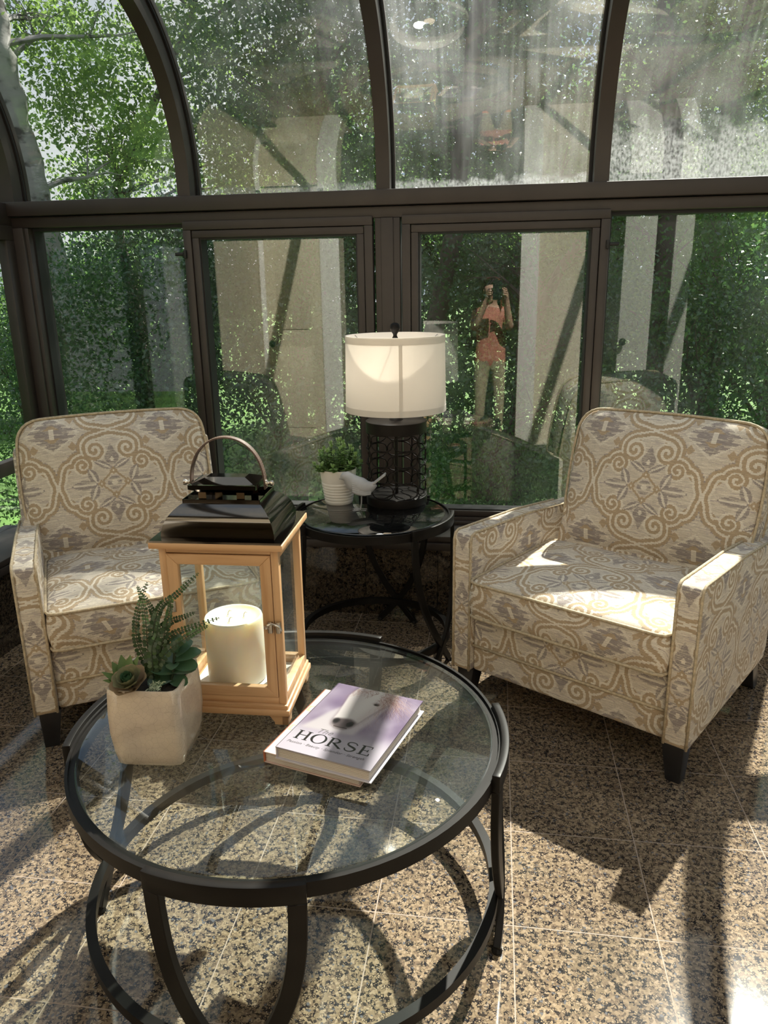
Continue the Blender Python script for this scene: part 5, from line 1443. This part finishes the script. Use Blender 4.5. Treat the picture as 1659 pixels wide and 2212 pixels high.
tree('tall_tree', 'light leaved tree with a tall dark trunk at the far right',
     [(2.557, 9.2, -1.2), (2.346, 9.2, 0.876), (2.282, 9.2, 2.225), (2.364, 9.2, 3.199), (2.449, 9.2, 4.025), (2.489, 9.2, 4.613)], .13, .08, BARK_DARK,
     [(2.31, 9.6, 3.641)+(1.0, .8, .9), (2.796, 9.6, 2.674)+(.9, .8, .8), (1.897, 9.8, 3.98)+(.8, .7, .7), (2.618, 9.2, 3.894)+(.9, .8, .8), (2.49, 9.9, 2.682)+(.8, .6, .4), (2.389, 9.8, 5.129)+(1.7, 1, .9), (1.89, 10.0, 6.053)+(1.5, 1, .9)], 32, 62, .056, LEAF_LIGHT, 27, nbr=18)
def shrub(label, blobs, m, seed, dens=70, per=95, size=.035, x=0, y=6):
    tree('shrub', label, [(x, y, -1.2), (x+.05, y, -.6), (x, y+.05, .1)], .035, .015, BARK_DARK, blobs, dens, per, size, m, seed, nbr=12, rad=.14, cat='shrub', br0=.014)
shrub('dark leafy shrub filling the lower left window behind the armchair', [(-3.182, 5.9, 1.302)+(.55, .5, .5), (-2.663, 5.9, 1.434)+(.55, .5, .6), (-2.921, 5.6, 0.61)+(.7, .5, .5), (-3.646, 6.0, 0.71)+(.35, .4, .5), (-2.427, 5.7, 0.67)+(.45, .5, .6)], LEAF_DARK, 31, x=-2.95, y=5.9, dens=105)
shrub('mid green shrub low behind the pale trunk at the left edge', [(-4.68, 7.0, 0.695)+(.6, .5, .5), (-4.339, 7.2, 0.491)+(.6, .5, .4), (-4.593, 6.6, -0.054)+(.6, .5, .4), (-4.197, 6.4, -0.451)+(.7, .5, .4)], LEAF_MID, 32, x=-4.70, y=7.0, dens=55)
shrub('dark shrub behind the left sliding window', [(-2.1, 6.1, 1.355)+(.5, .5, .5), (-1.687, 6.3, 1.563)+(.6, .5, .5), (-1.824, 5.8, 0.658)+(.6, .5, .5), (-1.343, 6.0, 0.853)+(.5, .5, .6), (-1.58, 5.6, 0.042)+(.7, .5, .45), (-1.101, 5.8, 0.227)+(.5, .5, .4)], LEAF_DARK, 33, x=-1.80, y=6.1)
shrub('dark shrub low behind the right sliding window', [(-0.372, 5.7, 0.603)+(.45, .4, .4), (0.084, 5.5, 0.057)+(.6, .4, .4), (-0.382, 5.4, -0.031)+(.5, .4, .35), (0.553, 5.8, 0.455)+(.4, .4, .5), (0.46, 5.5, -0.18)+(.5, .4, .3)], LEAF_MID, 34, x=-0.02, y=5.6, dens=60)
shrub('glossy dark shrub behind the back of the right armchair', [(0.938, 6.2, 1.035)+(.35, .4, .5), (1.499, 5.9, 0.783)+(.5, .4, .5), (1.796, 6.0, 1.231)+(.45, .4, .5), (1.264, 5.7, 0.408)+(.6, .4, .4), (1.793, 5.7, 0.478)+(.5, .4, .45), (0.953, 5.8, 0.457)+(.4, .4, .4)], LEAF_DARK, 35, x=1.51, y=5.9)
shrub('mid green shrub at the right edge below the header rail', [(1.978, 6.8, 1.713)+(.6, .5, .4), (2.209, 6.4, 1.014)+(.6, .5, .6), (1.217, 7.4, 1.846)+(.5, .4, .25)], LEAF_MID, 36, x=2.27, y=6.6, dens=50)
# taller growth further off, closing the gaps
for k, (x, y, h, m, lab) in enumerate(((-10.26, 13.5, 3.0, LEAF_MID, 'rounded tree far off beyond the left corner'), (-7.18, 15, 3.4, LEAF_MID, 'rounded tree far off behind the light green tree'), (-3.22, 14, 5.6, LEAF_DARK, 'tall dark tree far off above the left sliding window'), (-0.20, 13, 5.8, LEAF_DARK, 'tall dark tree far off above the lamp'), (1.88, 14, 5.2, LEAF_MID, 'tall tree far off between the lamp and the right armchair'), (5.00, 15, 4.0, LEAF_MID, 'rounded tree far off at the right edge'))):
    b = (x, y, -1.2)
    bl = [(x+dx, y+dy, -1+h*f, 1.6*rr, 1.2, h*.26) for dx, dy, f, rr in ((0, 0, .85, 1), (-1.1, .3, .55, 1), (1.1, -.2, .6, 1), (0, -.3, .3, 1.2))]
    tree('distant_tree', lab, [b, (x+.1, y, -1+h*.5), (x-.1, y, -1+h*.9)], .16, .05, BARK_DARK, bl, 7, 90, .10, m, 50+k, nbr=8, rad=.32)

# trees beside the sunroom, seen through its end walls and mirrored in the panes
for k, (x, y, h, m, lab) in enumerate(((-5.6, 3.4, 4.6, LEAF_MID, 'leafy tree outside the left end wall near the corner'), (-6.0, .6, 5.0, LEAF_DARK, 'dark tree outside the left end wall'), (-5.6, -2.4, 5.0, LEAF_MID, 'leafy tree outside the left end wall, level with the house'), (6.6, 2.2, 4.8, LEAF_MID, 'leafy tree outside the right end wall'), (6.8, -1.0, 5.0, LEAF_DARK, 'dark tree outside the right end wall, level with the house'))):
    bl = [(x+dx, y+dy, -1+h*f, rr, 1.3, h*.24) for dx, dy, f, rr in ((0, 0, .85, 1.0), (-.6, .9, .55, 1), (.5, -.9, .55, .9), (0, 0, .25, 1.2))]
    tree('leafy_tree', lab, [(x, y, -1.15), (x+.1, y, -1+h*.5), (x-.1, y, -1+h*.9)], .12, .04, BARK_DARK, bl, 14, 60, .07, m, 70+k, nbr=8, rad=.26)

# ------------------------------------------------------------------ the photographer, seen only as a reflection in the windows
def person():
    r = tag(empty('person', (0, 0, 0)), 'person in a coral top and khaki trousers holding up a phone, mirrored in the windows', 'person')
    J = {'pel': ((-.045, -.36, .72), .105), 'wst': ((-.045, -.355, .86), .095), 'chs': ((-.045, -.35, 1.02), .115), 'shl': ((-.045, -.355, 1.115), .085), 'nck': ((-.045, -.345, 1.175), .042), 'hd0': ((-.045, -.335, 1.225), .055), 'hd1': ((-.045, -.33, 1.29), .078), 'hd2': ((-.045, -.335, 1.345), .070)}
    E_ = [('pel', 'wst'), ('wst', 'chs'), ('chs', 'shl'), ('shl', 'nck'), ('nck', 'hd0'), ('hd0', 'hd1'), ('hd1', 'hd2')]
    for s, n in ((-1, 'l'), (1, 'r')):
        J['hip'+n] = ((-.045+s*.075, -.36, .67), .082); J['kne'+n] = ((-.045+s*.085, -.345, .385), .055); J['cal'+n] = ((-.045+s*.088, -.36, .25), .050); J['ank'+n] = ((-.045+s*.09, -.375, .065), .034); J['toe'+n] = ((-.045+s*.10, -.25, .028), .026)
        E_ += [('pel', 'hip'+n), ('hip'+n, 'kne'+n), ('kne'+n, 'cal'+n), ('cal'+n, 'ank'+n), ('ank'+n, 'toe'+n)]
        J['sho'+n] = ((-.045+s*.130, -.35, 1.10), .052); J['elb'+n] = ((-.040+s*.150, -.19, .985), .038); J['wri'+n] = ((-.005+s*.080, -.085, 1.215), .024); J['pal'+n] = ((.003+s*.062, -.055, 1.268), .022)
        E_ += [('shl', 'sho'+n), ('sho'+n, 'elb'+n), ('elb'+n, 'wri'+n), ('wri'+n, 'pal'+n)]
        for q, (dz, ln) in enumerate(((-.014, .045), (.002, .052), (.018, .050), (.034, .040))):
            J['f%d%s' % (q, n)] = ((s*.070, -.035, 1.272+dz), .0085); J['g%d%s' % (q, n)] = ((s*.060, -.022, 1.276+dz), .0075); J['t%d%s' % (q, n)] = ((s*.046, -.0205, 1.278+dz), .0065)
            E_ += [('pal'+n, 'f%d%s' % (q, n)), ('f%d%s' % (q, n), 'g%d%s' % (q, n)), ('g%d%s' % (q, n), 't%d%s' % (q, n))]
        J['th'+n] = ((s*.048, -.060, 1.295), .0095); J['tt'+n] = ((s*.034, -.046, 1.315), .008)
        E_ += [('pal'+n, 'th'+n), ('th'+n, 'tt'+n)]
    names = list(J); me = bpy.data.meshes.new('body')
    me.from_pydata([J[n][0] for n in names], [(names.index(a), names.index(b)) for a, b in E_], [])
    tmp = bpy.data.objects.new('body_tmp', me); COL.objects.link(tmp)
    sk = tmp.modifiers.new('skin', 'SKIN'); sk.use_smooth_shade = True
    for i, n in enumerate(names):
        sv = me.skin_vertices[0].data[i]; rr = J[n][1]
        sv.radius = (rr*1.35, rr*.9) if n in ('pel', 'wst', 'chs', 'shl') else (rr, rr); sv.use_root = (n == 'pel')
    ss = tmp.modifiers.new('sub', 'SUBSURF'); ss.levels = 2; ss.render_levels = 2
    dg = bpy.context.evaluated_depsgraph_get(); dg.update()
    bm_ = bpy.data.meshes.new_from_object(tmp.evaluated_get(dg)); bpy.data.objects.remove(tmp)
    bm_.materials.clear()
    o = link('body', bm_, [SKIN, CORAL, KHAKI, SHOE], r)
    for po in bm_.polygons:
        c = po.center; k = 0
        if c.z < .072 and True: k = 3
        elif c.z < .70: k = 2
        elif c.z < 1.155 and not (c.y > -.19): k = 1
        elif c.z >= .70 and c.z < 1.155 and c.y > -.19: k = 0
        po.material_index = k; po.use_smooth = True
    # face: nose, eyes, mouth; hair shell
    b = G(); b.add([(-.045, -.246, 1.268), (-.056, -.264, 1.264), (-.034, -.264, 1.264), (-.045, -.262, 1.312), (-.045, -.262, 1.258)], [(0, 1, 3), (0, 3, 2), (0, 2, 4), (0, 4, 1)]); b.obj('nose', SKIN, r, smooth=180)
    for s in (-1, 1):
        e = G().lathe([(0, -.008), (.006, -.005), (.008, 0), (.006, .005), (0, .008)], 12); eo = e.obj('eye', WHITE_PAINT, r, smooth=180); eo.location = (-.045+s*.028, -.266, 1.305)
        e = G().lathe([(0, -.016), (.010, -.008), (.012, .006), (0, .02)], 10); eo = e.obj('ear', SKIN, r, smooth=180); eo.location = (-.045+s*.076, -.335, 1.29)
    b = G(); b.tube([(-.067, -.264, 1.238), (-.045, -.258, 1.236), (-.023, -.264, 1.238)], .005, 6); b.obj('mouth', CORAL, r, smooth=180)
    V_ = []; F_ = []
    K = 24; R_ = 9
    for i in range(R_+1):
        t = i/R_
        for k in range(K+1):
            a = -PI*.20+(2*PI-PI*.60)*k/K - PI*.0
            a = PI/2+PI*.30+(2*PI-PI*.60)*k/K
            rr = .086*math.sin(min(PI/2, t*PI*1.1))*(1.0+.25*max(0, t-.5))
            z = 1.305+.10*math.cos(min(PI*.5, t*PI*.9)) if t < .5 else 1.32-.30*(t-.5)*2
            V_.append((-.045+rr*math.cos(a)*1.0, -.338+rr*math.sin(a)*1.05, z))
    for i in range(R_):
        for k in range(K): F_.append(((K+1)*i+k, (K+1)*i+k+1, (K+1)*(i+1)+k+1, (K+1)*(i+1)+k))
    G().add(V_, F_).obj('hair', HAIR, r, smooth=180)
    ph = tag(empty('phone', (0, 0, 0)), 'dark phone held up in both hands by the photographer', 'phone')
    b = G().box(-.037, .037, -.0175, -.010, -.125, .028).obj('case', PHONE, ph, bevel=.003)
    ph.location = (0, -.006, CAM_H); ph.rotation_euler = (pitch*.0, 0, 0)
person()
